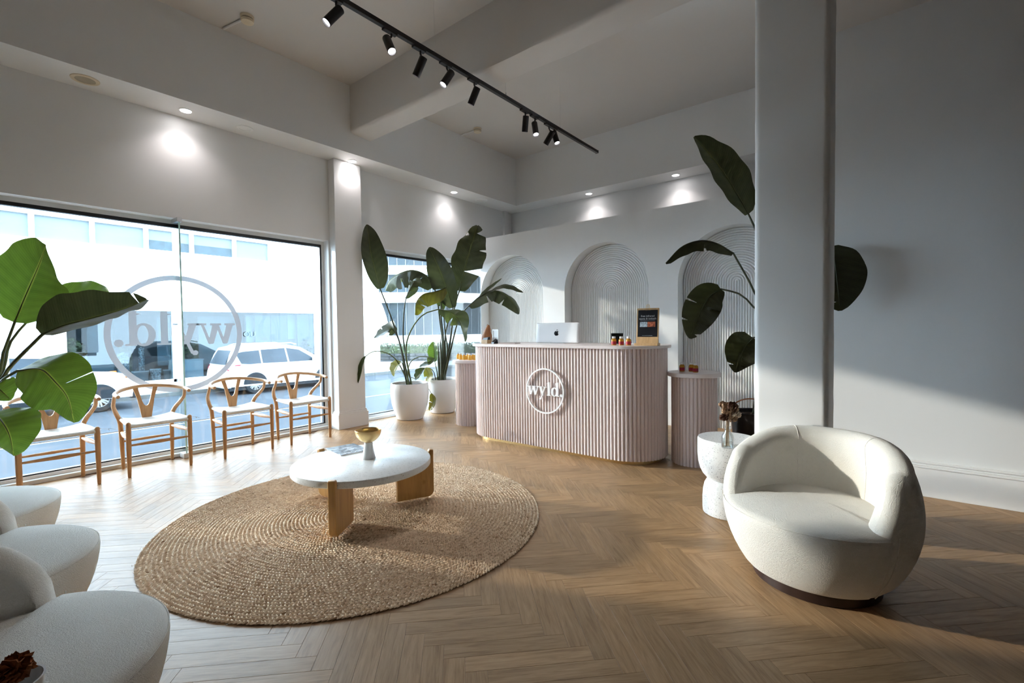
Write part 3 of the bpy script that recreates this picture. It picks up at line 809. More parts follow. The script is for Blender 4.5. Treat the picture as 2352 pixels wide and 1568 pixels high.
AM = [(arm0, False, (-0.26, 2.68), -104, 'ivory swivel armchair on dark base beside the terrazzo side table'),
      (arm1, False, (-1.82, 0.05), 54, 'nearest of the three ivory armchairs at the left edge'),
      (arm1, True, (-2.72, 0.045), 55, 'middle of the three ivory armchairs at the left edge'),
      (arm1, True, (-3.62, 0.04), 56, 'farthest of the three ivory armchairs, closest to the shop window')]
for proto, dup, (x, y), a, lab in AM:
    c = copy_tree(proto) if dup else proto
    c.location = (x, y, 0); c.rotation_euler = (0, 0, rad(a)); tag(c, lab, 'armchair', 'ivory swivel armchairs')

# ---- round braided jute rug
rug = thing('rug', 'large round braided jute rug under the coffee table', 'rug', (-2.76, 1.805, 0))
RR = 1.20
MB().lathe([(RR-0.015, 0.0005), (RR-0.006, 0.003), (RR-0.01, 0.006), (0.01, 0.006)], 96).build('backing', M['jutebase'], rug)
def braid():
    # one stitch: a stubby spindle of 12 vertices
    cs = np.array([(-1, 0, 0), (-0.45, 0.9, 0.0), (-0.45, 0, 0.9), (-0.45, -0.9, 0.0), (0.45, 0.9, 0.0), (0.45, 0, 0.9), (0.45, -0.9, 0.0), (1, 0, 0)], float)
    fs = np.array([(0,2,1),(0,3,2),(1,2,4),(2,5,4),(2,3,5),(3,6,5),(4,5,7),(5,6,7)], int)
    rng = np.random.default_rng(4)
    V = []; F = []; base = 0
    row = 0.0225; r = RR-row*0.5
    while r > 0.01:
        n = max(5, int(2*PI*r/0.0195)); ph = rng.random()*6.28
        for side in (-1, 1):
            k = np.arange(n); a = ph+2*PI*(k+(0.5 if side > 0 else 0))/n + rng.normal(0, 0.10*0.0195/max(r, .05), n)
            rr_ = r+side*row*0.20+rng.normal(0, 0.0009, n)
            tilt = side*0.62+rng.normal(0, 0.10, n)
            L = 0.0148*(1+rng.normal(0, 0.07, n)); Wd = 0.0054*(1+rng.normal(0, 0.10, n)); Ht = 0.0072*(1+rng.normal(0, 0.14, n))
            ta = a+PI/2+tilt
            lx = cs[None, :, 0]*L[:, None]; ly = cs[None, :, 1]*Wd[:, None]; lz = cs[None, :, 2]*Ht[:, None]+0.0055
            c, s = np.cos(ta)[:, None], np.sin(ta)[:, None]
            X = (rr_*np.cos(a))[:, None]+lx*c-ly*s; Y = (rr_*np.sin(a))[:, None]+lx*s+ly*c
            V.append(np.stack([X, Y, lz], -1).reshape(-1, 3))
            F.append((fs[None]+(base+np.arange(n)[:, None, None]*8)).reshape(-1, 3)); base += 8*n
        r -= row
    V = np.concatenate(V); F = np.concatenate(F)
    me = bpy.data.meshes.new('braid'); me.vertices.add(len(V)); me.vertices.foreach_set('co', V.ravel())
    me.loops.add(F.size); me.loops.foreach_set('vertex_index', F.ravel().astype(np.int32))
    me.polygons.add(len(F)); me.polygons.foreach_set('loop_start', np.arange(0, F.size, 3, dtype=np.int32))
    me.polygons.foreach_set('use_smooth', np.ones(len(F), bool)); me.update(calc_edges=True); me.validate()
    me.materials.append(M['jute']); o = bpy.data.objects.new('braid', me); col.objects.link(o); o.parent = rug; o['kind'] = 'stuff'
    # loose fibres and worn tufts
    tb = MB(); random.seed(9)
    for k in range(60):
        a = random.uniform(0, 6.28); r = RR*random.uniform(0.985, 1.012) if k < 34 else RR*math.sqrt(random.random())*0.95
        p = Vector((r*math.cos(a), r*math.sin(a), 0.008)); d = Vector((random.uniform(-1,1), random.uniform(-1,1), 0)).normalized()*random.uniform(0.012, 0.035)
        tb.tube([p, p+d*0.5+Vector((0,0,random.uniform(0.002,0.012))), p+d], 0.0008, 3)
    f = tb.build('loose_fibre', M['jute'], rug, sharp=0); f['kind'] = 'stuff'
braid()

# ---- coffee table
TC = Vector((-2.787, 1.842, 0.0125)); TR = 0.455; TZ0, TZ1 = 0.2925, 0.3375
tab = thing('coffee_table', 'round terrazzo coffee table with three golden oak slab legs', 'table', TC)
MB().lathe([(TR-0.006, TZ0), (TR, TZ0+0.006), (TR, TZ1-0.006), (TR-0.002, TZ1-0.002), (TR-0.006, TZ1)], 96).build('tabletop', M['terrazzotop'], tab)
def slab_leg(ang):
    b = MB(); e = Vector((math.cos(ang), math.sin(ang), 0)); s = Vector((-e.y, e.x, 0)); T = 0.044
    # outline (radial, z): rounded outer corners, lip rising past the top edge
    r0, r1 = 0.225, TR+0.036
    lip = TZ1+0.016
    pl = [(r0, 0.012), (r0, TZ0), (TR+0.001, TZ0), (TR+0.001, lip-0.012), (TR+0.006, lip-0.002), (TR+0.014, lip)]
    pl += [(r1-0.004+0.004*math.sin(g), lip-0.014+0.014*math.cos(g)) for g in (0.6, 1.2, PI/2)]
    pl += [(r1-0.045+0.045*math.cos(g), 0.057-0.045*math.sin(g)) for g in (0.0, 0.4, 0.8, 1.2, PI/2)]
    b.prism(pl, -s*(T/2), e, (0,0,1), s, T)
    b.build('leg', M['tablewood'], tab, bevel=0.005)
def find_angle(px):
    best = None
    for k in range(720):
        a = 2*PI*k/720; p = TC+Vector((math.cos(a), math.sin(a), 0))*(TR+0.02); q = proj((p.x, p.y, 0.1))
        cost = abs(q[0]-px)-0.5*q[1]
        if best is None or cost < best[0]: best = (cost, a)
    return best[1]
a1 = find_angle(766)
for k in range(3): slab_leg(a1+k*2*PI/3)

# ---- compote bowl and magazine on the table
TT = TC.z+TZ1
M['marble'] = mk('white_marble', (0.84, 0.84, 0.83), 0.35, var=0.05, vscale=14)
cp = Vector(G(847, 1052, TT))
cb = thing('pedestal_bowl', 'brass bowl on a white cone foot standing on the coffee table', 'bowl', (cp.x, cp.y, TT))
MB().lathe([(0.0, 0.0), (0.046, 0.0), (0.046, 0.006), (0.034, 0.06), (0.027, 0.112), (0.0, 0.112)], 40, cap0=False, cap1=False).build('foot', M['marble'], cb)
pr = [(0.0, 0.110)]+[(0.088*math.sin(g), 0.110+0.088-0.088*math.cos(g)) for g in [PI/2*k/12 for k in range(1, 13)]]
pr += [(0.0865, 0.200), (0.085, 0.198)]+[(0.085*math.sin(g), 0.113+0.085-0.085*math.cos(g)) for g in [PI/2*k/12 for k in range(11, -1, -1)]]
MB().lathe(pr, 48, cap0=False, cap1=False).build('bowl', M['brass'], cb)

def text_mesh(s, size, extr=0.0):
    cu = bpy.data.curves.new('t', 'FONT'); cu.body = s; cu.size = size; cu.align_x = 'CENTER'; cu.align_y = 'CENTER'; cu.extrude = extr
    o = bpy.data.objects.new('t', cu); col.objects.link(o)
    dg = bpy.context.evaluated_depsgraph_get(); me = bpy.data.meshes.new_from_object(o.evaluated_get(dg)); bpy.data.objects.remove(o); return me
M['ink'] = mk('white_ink', (0.80, 0.80, 0.80), 0.6, var=0.02)
M['photo_dark'] = mk('cover_photo', (0.16, 0.19, 0.22), 0.35, var=0.9, vscale=26)
M['greyink'] = mk('grey_print', (0.42, 0.45, 0.48), 0.4, var=0.5, vscale=30)
M['paper'] = mk('paper', (0.80, 0.79, 0.77), 0.6, var=0.02)
ma, mb_, mc_, md_ = G(764, 1029, TT), G(778, 1048, TT), G(835, 1037, TT), G(815, 1019, TT)
cen = (ma+mb_+mc_+md_)/4; ex = ((mc_-mb_)+(md_-ma)).normalized(); ang = math.atan2(ex.y, ex.x)
mg = thing('magazine', 'magazine with grey photo cover lying on the coffee table', 'magazine', (cen.x, cen.y, TT), ang)
MW, MH = 0.215, 0.275
MB().box(-MW/2, MW/2, -MH/2, MH/2, 0.0, 0.006).build('pages', M['paper'], mg, sharp=0)
cv = MB().box(-MW/2-0.001, MW/2+0.001, -MH/2-0.001, MH/2+0.001, 0.006, 0.0068).build('cover', M['photo_dark'], mg, sharp=0)
tm = text_mesh('UNSORRY', 0.052); tm.materials.append(M['ink'])
inst(tm, 'title', cv, (0.0, -0.105, 0.0072), (0, 0, PI))
g = MB().prism([(-0.05,-0.05),(-0.02,-0.065),(0.02,-0.06),(0.05,-0.02),(0.035,0.03),(0.01,0.02),(-0.01,-0.02)], (0,0.01,0.0069), (1,0,0), (0,1,0), (0,0,1), 0.0002)
g.prism([(-0.02,0.03),(0.07,0.04),(0.06,0.06),(-0.02,0.055)], (0,0,0.0069), (1,0,0), (0,1,0), (0,0,1), 0.0002)
g.prism([(-0.09,0.05),(-0.04,0.05),(-0.04,0.065),(-0.09,0.065)], (0,0,0.0069), (1,0,0), (0,1,0), (0,0,1), 0.0002)
g.build('cover_figure', M['greyink'], cv, sharp=0)

# ---- hourglass terrazzo side tables
def side_table(loc, lab, h=0.50, r=0.155):
    t = thing('side_table', lab, 'side table', loc, 0, 'hourglass terrazzo side tables')
    k = h/0.5
    lo = [(0.0, 0.0), (r*0.93, 0.0), (r*0.985, 0.006)]+[(x*r, z*k) for x, z in ((1.0, 0.03), (1.0, 0.10), (0.975, 0.15), (0.92, 0.19), (0.82, 0.218), (0.72, 0.230), (0.0, 0.230))]
    hi = [(0.0, 0.226*k), (0.74*r, 0.226*k)]+[(x*r, z*k) for x, z in ((0.88, 0.24), (1.0, 0.262), (1.10, 0.295), (1.17, 0.34), (1.20, 0.39), (1.20, 0.485))]+[(1.18*r, h-0.003), (1.16*r, h), (0.0, h)]
    MB().lathe(lo, 56, cap0=False, cap1=False).build('lower_drum', M['terrazzo'], t)
    MB().lathe(hi, 56, cap0=False, cap1=False).build('upper_drum', M['terrazzo'], t)
    return t
ST = Vector((-0.80, 3.27, 0))
side_table(ST, 'hourglass white terrazzo side table beside the swivel armchair')
_q = P(22, 1600, 0.76); ST2 = Vector((_q.x+0.02, _q.y-0.04, 0))
side_table(ST2, 'hourglass terrazzo side table at the bottom left corner of the picture')

# ---- vase and dried flowers
def vase(loc, lab):
    t = thing('bottle_vase', lab, 'vase', loc)
    MB().lathe([(0.0, 0.0), (0.030, 0.0), (0.034, 0.004), (0.035, 0.06), (0.032, 0.078), (0.018, 0.098), (0.016, 0.125), (0.020, 0.130), (0.017, 0.131), (0.0135, 0.125), (0.0155, 0.098), (0.029, 0.076), (0.032, 0.058), (0.031, 0.006), (0.0, 0.005)], 28, cap0=False, cap1=False).build('glass_bottle', M['clear'], t)
    MB().lathe([(0.0, 0.006), (0.0305, 0.007), (0.0312, 0.035), (0.0, 0.035)], 24, cap0=False, cap1=False).build('water', M['clear'], t)
    return t
def bunch(loc, lab, n, mats, hmin, hmax, spread, bs, seed, lean=(0,0)):
    t = thing('dried_flowers', lab, 'flowers', loc); random.seed(seed)
    for k in range(n):
        a = random.uniform(0, 6.28); r = spread*math.sqrt(random.random()); h = random.uniform(hmin, hmax)
        p0 = Vector((random.uniform(-0.01, 0.01), random.uniform(-0.01, 0.01), 0.012)); pm = Vector((p0.x*0.5, p0.y*0.5, 0.13)); p1 = Vector((r*math.cos(a)+lean[0], r*math.sin(a)+lean[1], h))
        MB().tube(cr([p0, pm, pm.lerp(p1, 0.5)+Vector((0,0,0.02)), p1], 10), 0.0014, 5).build('stem', M['straw'], t)
        b = MB(); s = bs*random.uniform(0.7, 1.2)
        for q in range(40):
            th = math.acos(1-1.5*random.random()); ph = random.uniform(0, 6.28)
            d = Vector((math.sin(th)*math.cos(ph), math.sin(th)*math.sin(ph), math.cos(th))); e = d.orthogonal().normalized(); f = d.cross(e)
            pt_ = [p1+d*s*0.1, p1+d*s*0.6+e*s*0.42, p1+d*s*random.uniform(0.8, 0.95)+f*s*0.12, p1+d*s*0.62-e*s*0.42, p1+d*s*0.75+f*s*0.2]
            b.add(pt_, [(0,1,4),(1,2,4),(2,3,4),(3,0,4)])
        b.build('bloom', M[random.choice(mats)], t, sharp=0)
    return t
vz = G(1671, 1028, 0.50)
vase((vz.x, vz.y, 0.50), 'clear glass bottle vase on the terrazzo side table')
bunch((vz.x, vz.y, 0.50), 'bunch of brown and cream dried flowers in the glass bottle', 15, ('dried', 'dried', 'driedpale', 'drieddark', 'drieddark'), 0.17, 0.265, 0.055, 0.032, 4)
bp = P(22, 1541, 0.74); vb = P(22, 1600, 0.76)
cvz = thing('ceramic_vase', 'white ceramic vase at the bottom left corner of the picture', 'vase', (vb.x, vb.y, 0.50))
hz = vb.z-0.50+0.024
MB().lathe([(0.0, 0.0), (0.030, 0.0), (0.036, 0.004), (0.044, hz*0.45), (0.040, hz*0.85), (0.043, hz), (0.040, hz), (0.036, hz*0.85), (0.038, hz*0.5), (0.0, hz*0.4)], 32, cap0=False, cap1=False).build('vase_body', M['pot'], cvz)
bunch((vb.x, vb.y, 0.50), 'rust brown dried bloom leaning in at the bottom left corner', 6, ('terracotta',), bp.z-0.50-0.02, bp.z-0.50+0.012, 0.012, 0.024, 6, (bp.x-vb.x, bp.y-vb.y))
# ================================================================== RECEPTION DESK AND PLINTHS
DR = 0.35; DY = 3.83+DR; DXL, DXR = -3.421, -1.907
def stadium(xl, xr, cy, r, n=20, yb=None):
    pts = [(xr+r*math.cos(a), cy+r*math.sin(a)) for a in [PI/2-PI*k/n for k in range(n+1)]]
    pts += [(xl+r*math.cos(a), cy+r*math.sin(a)) for a in [-PI/2-PI*k/n for k in range(n+1)]]
    return pts            # clockwise: right end from back to front, then left end
def slab(mb, poly, z0, z1):
    return mb.prism(list(reversed(poly)), (0,0,z0), (1,0,0), (0,1,0), (0,0,1), z1-z0)
desk = thing('reception_desk', 'blush fluted reception desk with rounded ends and round white emblem', 'desk')
slab(MB(), stadium(DXL, DXR, DY, DR-0.010), 0.038, 1.04).build('carcass', M['pink'], desk)
slab(MB(), stadium(DXL, DXR, DY, DR-0.045), 0.0, 0.04).build('brass_kickboard', M['brass'], desk)
slab(MB(), stadium(DXL, DXR, DY, DR+0.035, 28), 1.04, 1.066).build('countertop', M['pinktop'], desk, bevel=0.003)
SL = 0.034
def half_round(h, wd=SL*0.94, dp=0.015, n=7):
    b = MB(); rows = []
    for z in (0.0, h):
        rows.append([(-wd/2*math.cos(PI*k/n), -dp*math.sin(PI*k/n), z) for k in range(n+1)])
    b.grid(rows); b.add(rows[1], [tuple(reversed(range(n+1)))]); b.add(rows[0], [tuple(range(n+1))]); return b
sm = half_round(1.002).mesh('slat', M['pink'], 50)
# walk along the front half of the stadium
def slat_row(me, xl, xr, cy, r, z0, parent, step, a_back):
    arc = rad(a_back)*r; Lf = xr-xl; tot = 2*arc+Lf; n = int(round(tot/step)); 
    for k in range(n):
        s = (k+0.5)*tot/n
        if s < arc:
            a = -PI/2-(arc-s)/r; p = (xl+r*math.cos(a), cy+r*math.sin(a)); g = a+PI/2
        elif s < arc+Lf: p = (xl+(s-arc), cy-r); g = 0
        else:
            a = -PI/2+(s-arc-Lf)/r; p = (xr+r*math.cos(a), cy+r*math.sin(a)); g = a+PI/2
        inst(me, 'slat', parent, (p[0], p[1], z0), (0, 0, g))
slat_row(sm, DXL, DXR, DY, DR-0.011, 0.038, desk, SL, 150)
# emblem
EC = Vector((-2.625, 3.812, 0.612))
em = MB().ring(0.212, 0.226, EC, (1,0,0), (0,0,1), (0,-1,0), 0.014, 80).build('emblem_ring', M['emblem'], desk, sharp=30)
lettering(em, M['emblem'], EC, (1,0,0), (0,0,1), (0,-1,0), 0.0855, 0.014)

def plinth(x, y, h, lab, r=0.20):
    t = thing('fluted_plinth', lab, 'plinth', (x, y, 0), 0, 'fluted round plinths')
    MB().lathe([(r-0.012, 0.0), (r-0.012, h-0.035)], 40).build('core', M['pink'], t)
    MB().lathe([(r+0.028, h-0.036), (r+0.032, h-0.032), (r+0.032, h-0.004), (r+0.028, h)], 64).build('top', M['pinktop'], t)
    me = half_round(h-0.036, 0.0325, 0.014, 6).mesh('slat', M['pink'], 50); n = 37
    for k in range(n):
        a = 2*PI*k/n; inst(me, 'slat', t, ((r-0.013)*math.cos(a), (r-0.013)*math.sin(a), 0), (0, 0, a+PI/2))
    return t
PR = (-1.345, 4.33); PLf = (-4.226, 4.42)
plinth(*PR, 0.82, 'fluted blush plinth at the right end of the desk', 0.195)
plinth(*PLf, 0.835, 'fluted blush plinth between the desk and the potted plants', 0.195)

# ---- small bottles
def liquid(name, c):
    t = NT(name); t.p.inputs['Base Color'].default_value = (*c, 1); t.p.inputs['Roughness'].default_value = 0.08; t.p.inputs['Coat Weight'].default_value = 0.6
    v = t.coord('Object'); t.link(t.ramp(t.noise(v, 30, 2), [(0.3, c), (0.7, tuple(min(1, x*1.15) for x in c))]), t.p.inputs['Base Color'])
    tr = t.node('ShaderNodeBsdfTranslucent'); tr.inputs[0].default_value = (*[min(1, x*1.2) for x in c], 1)
    mx = t.node('ShaderNodeMixShader'); mx.inputs[0].default_value = 0.45; t.link(t.p.outputs[0], mx.inputs[1]); t.link(tr.outputs[0], mx.inputs[2]); t.link(mx.outputs[0], t.out.inputs[0]); return t.m
M['juice'] = liquid('orange_juice_shot', (0.85, 0.52, 0.09)); M['amber'] = liquid('amber_shot', (0.66, 0.36, 0.05))
def make_bottle(mat_, label_):
    t = thing('juice_bottle', 'x', 'bottle')
    MB().lathe([(0.0, 0.0), (0.021, 0.0), (0.0235, 0.003), (0.0235, 0.048), (0.020, 0.057), (0.0125, 0.063), (0.0125, 0.066), (0.0, 0.066)], 24, cap0=False, cap1=False).build('juice', M[mat_], t)
    MB().lathe([(0.0135, 0.064), (0.0155, 0.065), (0.0155, 0.080), (0.014, 0.082)], 20).build('cap', M['cap'], t)
    if label_: MB().lathe([(0.0240, 0.008), (0.0241, 0.009), (0.0241, 0.036), (0.0240, 0.037)], 24, cap0=False, cap1=False).build('label_band', M['redlabel'], t)
    return t
ba = make_bottle('amber', True); bo = make_bottle('juice', False)
ZT_ = 1.066
def put(proto, spots, group, first):
    for i, (x, y, z, lab) in enumerate(spots):
        c = proto if i == 0 and first else copy_tree(proto)
        c.location = (x, y, z); c.rotation_euler = (0, 0, random.uniform(0, 6.28)); tag(c, lab, 'bottle', group)
def onz(x, y, z): q = G(x, y, z); return q.x, q.y, z
def at_row(px, Y, z):
    q = on(px, 790, 1, Y); return q.x, Y, z
put(ba, [(*at_row(1410, 4.02, ZT_), 'red-labelled juice bottle on the desk, furthest from the wooden sign'),
         (*at_row(1427, 4.02, ZT_), 'red-labelled juice bottle on the desk, middle of three'),
         (*at_row(1443.5, 4.02, ZT_), 'red-labelled juice bottle on the desk, next to the wooden sign')], 'red-labelled bottles on the desk', True)
put(ba, [(*at_row(1566.5, 4.34, 0.82), 'red-labelled juice bottle standing alone on the right plinth'),
         (*at_row(1588, 4.36, 0.82), 'red-labelled juice bottle at the back of a pair on the right plinth'),
         (*at_row(1597.5, 4.30, 0.82), 'red-labelled juice bottle in front of a pair on the right plinth')], 'red-labelled bottles on the right plinth', False)
ords = ['leftmost', 'second', 'third', 'fourth', 'fifth']
put(bo, [(*at_row(x, y, 0.835), 'orange juice bottle on the left plinth, %s in the row' % nm) for x, y, nm in
         ((1052, 4.46, 'leftmost'), (1057.5, 4.38, 'second from the left'), (1065.5, 4.36, 'third from the left'), (1073, 4.42, 'fourth from the left'), (1078.5, 4.36, 'fifth from the left'))]
        +[(*at_row(1086, 4.44, 0.835), 'orange juice bottle on the left plinth, right one of the pair by the desk'), (*at_row(1090.5, 4.40, 0.835), 'orange juice bottle on the left plinth, hard against the desk edge')], 'orange juice bottles on the left plinth', True)

# ---- all-in-one computer seen from behind
cq = on(1279, 790, 1, 4.30)
pc = thing('desktop_computer', 'silver white desktop computer seen from behind on the desk', 'computer', (cq.x, 4.30, ZT_), rad(2))
b = MB(); W_, H_, zb = 0.545, 0.335, -0.10
def rr_poly(w, h, r, n=6):
    o = []
    for cx_, cy_, a0 in ((w/2-r, h-r, 0), (-w/2+r, h-r, 90), (-w/2+r, r, 180), (w/2-r, r, 270)):
        o += [(cx_+r*math.cos(rad(a0+90*k/n)), cy_+r*math.sin(rad(a0+90*k/n))) for k in range(n+1)]
    return o
M['imac'] = mk('silver_white_shell', (0.88, 0.88, 0.88), 0.35, var=0.01)
M['logo'] = mk('logo_black', (0.012, 0.012, 0.016), 0.15, var=0.05)
HV = 0.222            # shell height above the counter
tilt = Vector((0, 0.10, 1.0)).normalized()
o_ = Vector((0, 0, 0.004)); nrm_ = Vector((-1,0,0)).cross(tilt)
if nrm_.y > 0: nrm_ = -nrm_
pol = rr_poly(W_, HV, 0.018)
b.prism(pol, o_, (1,0,0), tilt, -nrm_, 0.012)
# bulged rear
rows = []
for k in range(7):
    g = k/6; s = math.cos(g*PI/2)*0.16+0.84 if k < 6 else 0.80
    rows.append([Vector((x*s, 0, 0))+o_+tilt*(HV/2+(y-HV/2)*s)+nrm_*(0.016*math.sin(g*PI/2)) for x, y in pol])
b.grid(rows, closed=True); b.add(rows[-1], [tuple(range(len(pol)))])
b.build('shell', M['imac'], pc, sharp=40)
MB().prism(rr_poly(W_-0.03, HV-0.02, 0.008), o_+tilt*0.01-nrm_*0.0125, (1,0,0), tilt, -nrm_, 0.001).build('screen', M['logo'], pc, sharp=0)
def apple(s):
    # outline of a rounded fruit with a bite on the right side
    out = []
    for k in range(64):
        a = PI/2-2*PI*k/64
        x = math.cos(a)*(0.44-0.05*max(0, -math.sin(a))**2); y = math.sin(a)*0.44
        if math.sin(a) > 0: y -= 0.13*math.exp(-(x/0.13)**2)
        else: y += 0.06*math.exp(-(x/0.12)**2)
        d = math.hypot(x-0.50, y-0.06)
        if d < 0.22:
            ux, uy = (x-0.50)/d, (y-0.06)/d; x, y = 0.50+ux*0.22, 0.06+uy*0.22
        out.append((x*s, y*s))
    leaf = [(0.0*s, 0.42*s), (0.02*s, 0.55*s), (0.10*s, 0.64*s), (0.17*s, 0.67*s), (0.16*s, 0.56*s), (0.09*s, 0.46*s)]
    return out, leaf
ap, lf = apple(0.066)
lb = MB(); oc = o_+tilt*(HV*0.47)+nrm_*0.0158
c0 = [oc+Vector((1,0,0))*x+tilt*y+nrm_*0.0015 for x, y in ap]; n = len(c0)
lb.add(c0+[oc-Vector((0.005,0,0))+nrm_*0.0015], [(k, (k+1) % n, n) for k in range(n)])
lb.add([oc+Vector((1,0,0))*x+tilt*y+nrm_*0.0015 for x, y in lf], [tuple(range(len(lf)))])
lb.build('bitten_fruit_logo', M['logo'], pc, sharp=0)
MB().box(-0.09, 0.09, 0.0, 0.13, 0.0, 0.005).box(-0.05, 0.05, 0.03, 0.045, 0.005, 0.12).build('stand', M['imac'], pc, sharp=0, bevel=0.002)

# ---- wooden clipboard sign with a black poster
sq = on(1486, 790, 1, 4.02)
sg = thing('sign_board', 'wooden clipboard sign with black poster on the desk', 'sign', (sq.x, 4.02, ZT_), rad(8))
tl = Vector((0, 0.13, 1)).normalized(); nz = Vector((0, -1, 0.13)).normalized()
MB().prism(rr_poly(0.196, 0.335, 0.004, 2), (0, 0.0, 0.004), (1,0,0), tl, -nz, 0.014).build('board', M['signwood'], sg, bevel=0.0015)
MB().box(-0.106, 0.102, -0.035, 0.06, 0, 0.022).build('foot', M['signwood'], sg, bevel=0.002)
M['posterblack'] = mk('poster_black', (0.012, 0.013, 0.017), 0.3, var=0.15)
po = Vector((0, 0, 0.004))+tl*0.075+nz*0.0005
pst = MB().prism([(-0.087,0),(0.087,0),(0.087,0.243),(-0.087,0.243)], po, (1,0,0), tl, nz, 0.001).build('poster', M['posterblack'], sg, sharp=0)
def flat_text(s, size, y, parent, squash=1.0):
    me = text_mesh(s, size); me.materials.append(M['ink'])
    B = Matrix((Vector((1,0,0)), tl, nz)).transposed().to_4x4()
    o = bpy.data.objects.new('poster_text', me); col.objects.link(o); o.parent = parent
    o.matrix_local = Matrix.Translation(po+tl*y+nz*0.0016) @ B @ Matrix.Diagonal((squash, 1, 1, 1))
flat_text('free infrared', 0.024, 0.188, pst); flat_text('sauna & icebath', 0.024, 0.164, pst)
M['pica'] = mk('poster_picture_ice', (0.42, 0.50, 0.56), 0.4, var=0.5, vscale=90); M['picb'] = mk('poster_picture_warm', (0.42, 0.12, 0.06), 0.4, var=0.6, vscale=70)
MB().prism([(-0.068,0.090),(-0.002,0.090),(-0.002,0.136),(-0.068,0.136)], po+nz*0.001, (1,0,0), tl, nz, 0.0005).build('picture', M['pica'], pst, sharp=0)
MB().prism([(0.0,0.090),(0.068,0.090),(0.068,0.136),(0.0,0.136)], po+nz*0.001, (1,0,0), tl, nz, 0.0005).build('picture', M['picb'], pst, sharp=0)
MB().prism([(-0.066,0.1475),(0.066,0.1475),(0.066,0.1495),(-0.066,0.1495)], po+nz*0.001, (1,0,0), tl, nz, 0.0004).build('rule', M['greyink'], pst, sharp=0)
MB().prism([(-0.045,0.010),(0.045,0.010),(0.045,0.0125),(-0.045,0.0125)], po+nz*0.001, (1,0,0), tl, nz, 0.0004).build('rule', M['greyink'], pst, sharp=0)
ck = Vector((0, 0, 0.004))+tl*0.335+nz*0.003
cl = MB()
cl.tube([ck+Vector((-0.012,0,0.03)), ck+Vector((-0.02,0,-0.02)), ck+Vector((0.02,0,-0.02)), ck+Vector((0.012,0,0.03))], 0.0018, 6)
cl.tube([ck+Vector((-0.008,0,-0.02)), ck+Vector((0,0,-0.036)), ck+Vector((0.008,0,-0.02))], 0.0018, 6)
cl.tube([ck+Vector((-0.008,0.004,0.0)), ck+Vector((-0.005,0.004,0.035)), ck+Vector((0.005,0.004,0.035)), ck+Vector((0.008,0.004,0.0))], 0.0018, 6)
cl.build('binder_clip', M['brass'], sg)
# ---- acrylic card holder behind the bottles
aq = on(1417, 790, 1, 4.14)
ah = thing('card_holder', 'clear acrylic stand with a small black card behind the desk bottles', 'card holder', (aq.x, 4.14, ZT_), 0)
MB().box(-0.07, 0.07, 0.0, 0.004, 0, 0.118).box(-0.07, 0.07, -0.03, 0.03, 0, 0.004).build('acrylic', M['acrylic'], ah, sharp=0)
MB().box(-0.062, 0.062, 0.0045, 0.006, 0.008, 0.11).build('card', M['posterblack'], ah, sharp=0)

# ---- left end of the counter: carved wood ornament, card box, white frame, pen tray
lq = on(1117, 788, 1, 4.12)
cv = thing('wood_carving', 'tapering red-brown wood ornament at the left end of the desk', 'ornament', (lq.x, 4.14, ZT_), rad(20))
rows = []
for k in range(15):
    g = k/14; z = 0.215*g; cx_ = -0.012+0.030*g*g; rx = curve1([(0, 0.060), (0.35, 0.066), (0.7, 0.042), (0.92, 0.022), (1, 0.006)], g); ry = rx*0.55
    rows.append([(cx_+rx*math.cos(2*PI*q/24), ry*math.sin(2*PI*q/24), z) for q in range(24)])
b = MB().grid(rows, closed=True); b.add(rows[-1], [tuple(range(24))]); b.add(rows[0], [tuple(reversed(range(24)))]); b.build('body', M['carving'], cv)
MB().tube([(0.017+0.006, 0, 0.205), (0.004, -0.003, 0.218), (-0.008, -0.004, 0.206)], 0.004, 8).build('tip', M['carving'], cv)
bx_ = on(1117, 788, 1, 4.02)
wb = thing('card_box', 'small wooden card box with black cards in front of the carving', 'box', (bx_.x, 4.02, ZT_), rad(-4))
MB().box(-0.055, 0.045, -0.03, 0.03, 0, 0.042).build('box', M['signwood'], wb, bevel=0.002)
MB().add([(-0.040,-0.02,0.042),(0.040,-0.02,0.042),(0.040,0.022,0.042),(-0.040,0.022,0.042),(-0.030,-0.014,0.064),(0.040,-0.014,0.070),(0.040,0.024,0.078),(-0.030,0.024,0.070)], [(0,3,2,1),(4,5,6,7),(0,1,5,4),(1,2,6,5),(2,3,7,6),(3,0,4,7)]).build('cards', M['posterblack'], wb, sharp=0)
fq = on(1139, 788, 1, 4.08)
ff = thing('photo_frame', 'white tabletop frame beside the wood carving', 'frame', (fq.x, 4.08, ZT_), rad(-12))
fb_ = MB()
for x0, x1_, z0, z1_ in ((-0.055, -0.043, 0, 0.16), (0.043, 0.055, 0, 0.16), (-0.043, 0.043, 0.148, 0.16), (-0.043, 0.043, 0, 0.012)): fb_.box(x0, x1_, -0.006, 0.006, z0, z1_)
fb_.build('frame', M['white'], ff, sharp=0); MB().box(-0.043, 0.043, 0.0, 0.003, 0.012, 0.148).build('print', M['paper'], ff, sharp=0)
kq = on(1137, 789, 1, 4.01)
kd = thing('card_reader', 'small black card reader in front of the white frame', 'card reader', (kq.x, 4.0, ZT_), rad(-20))
MB().add([(-0.035,-0.03,0),(0.035,-0.03,0),(0.035,0.03,0),(-0.035,0.03,0),(-0.032,-0.02,0.018),(0.03,-0.02,0.014),(0.026,0.028,0.048),(-0.030,0.028,0.058)], [(0,3,2,1),(4,5,6,7),(0,1,5,4),(1,2,6,5),(2,3,7,6),(3,0,4,7)]).build('reader_body', M['posterblack'], kd, sharp=0, bevel=0.004)
pq = on(1170, 789, 1, 4.05)
pen = thing('pen_tray', 'slim taupe tray lying flat beside the white frame', 'tray', (pq.x, 4.05, ZT_), rad(3))
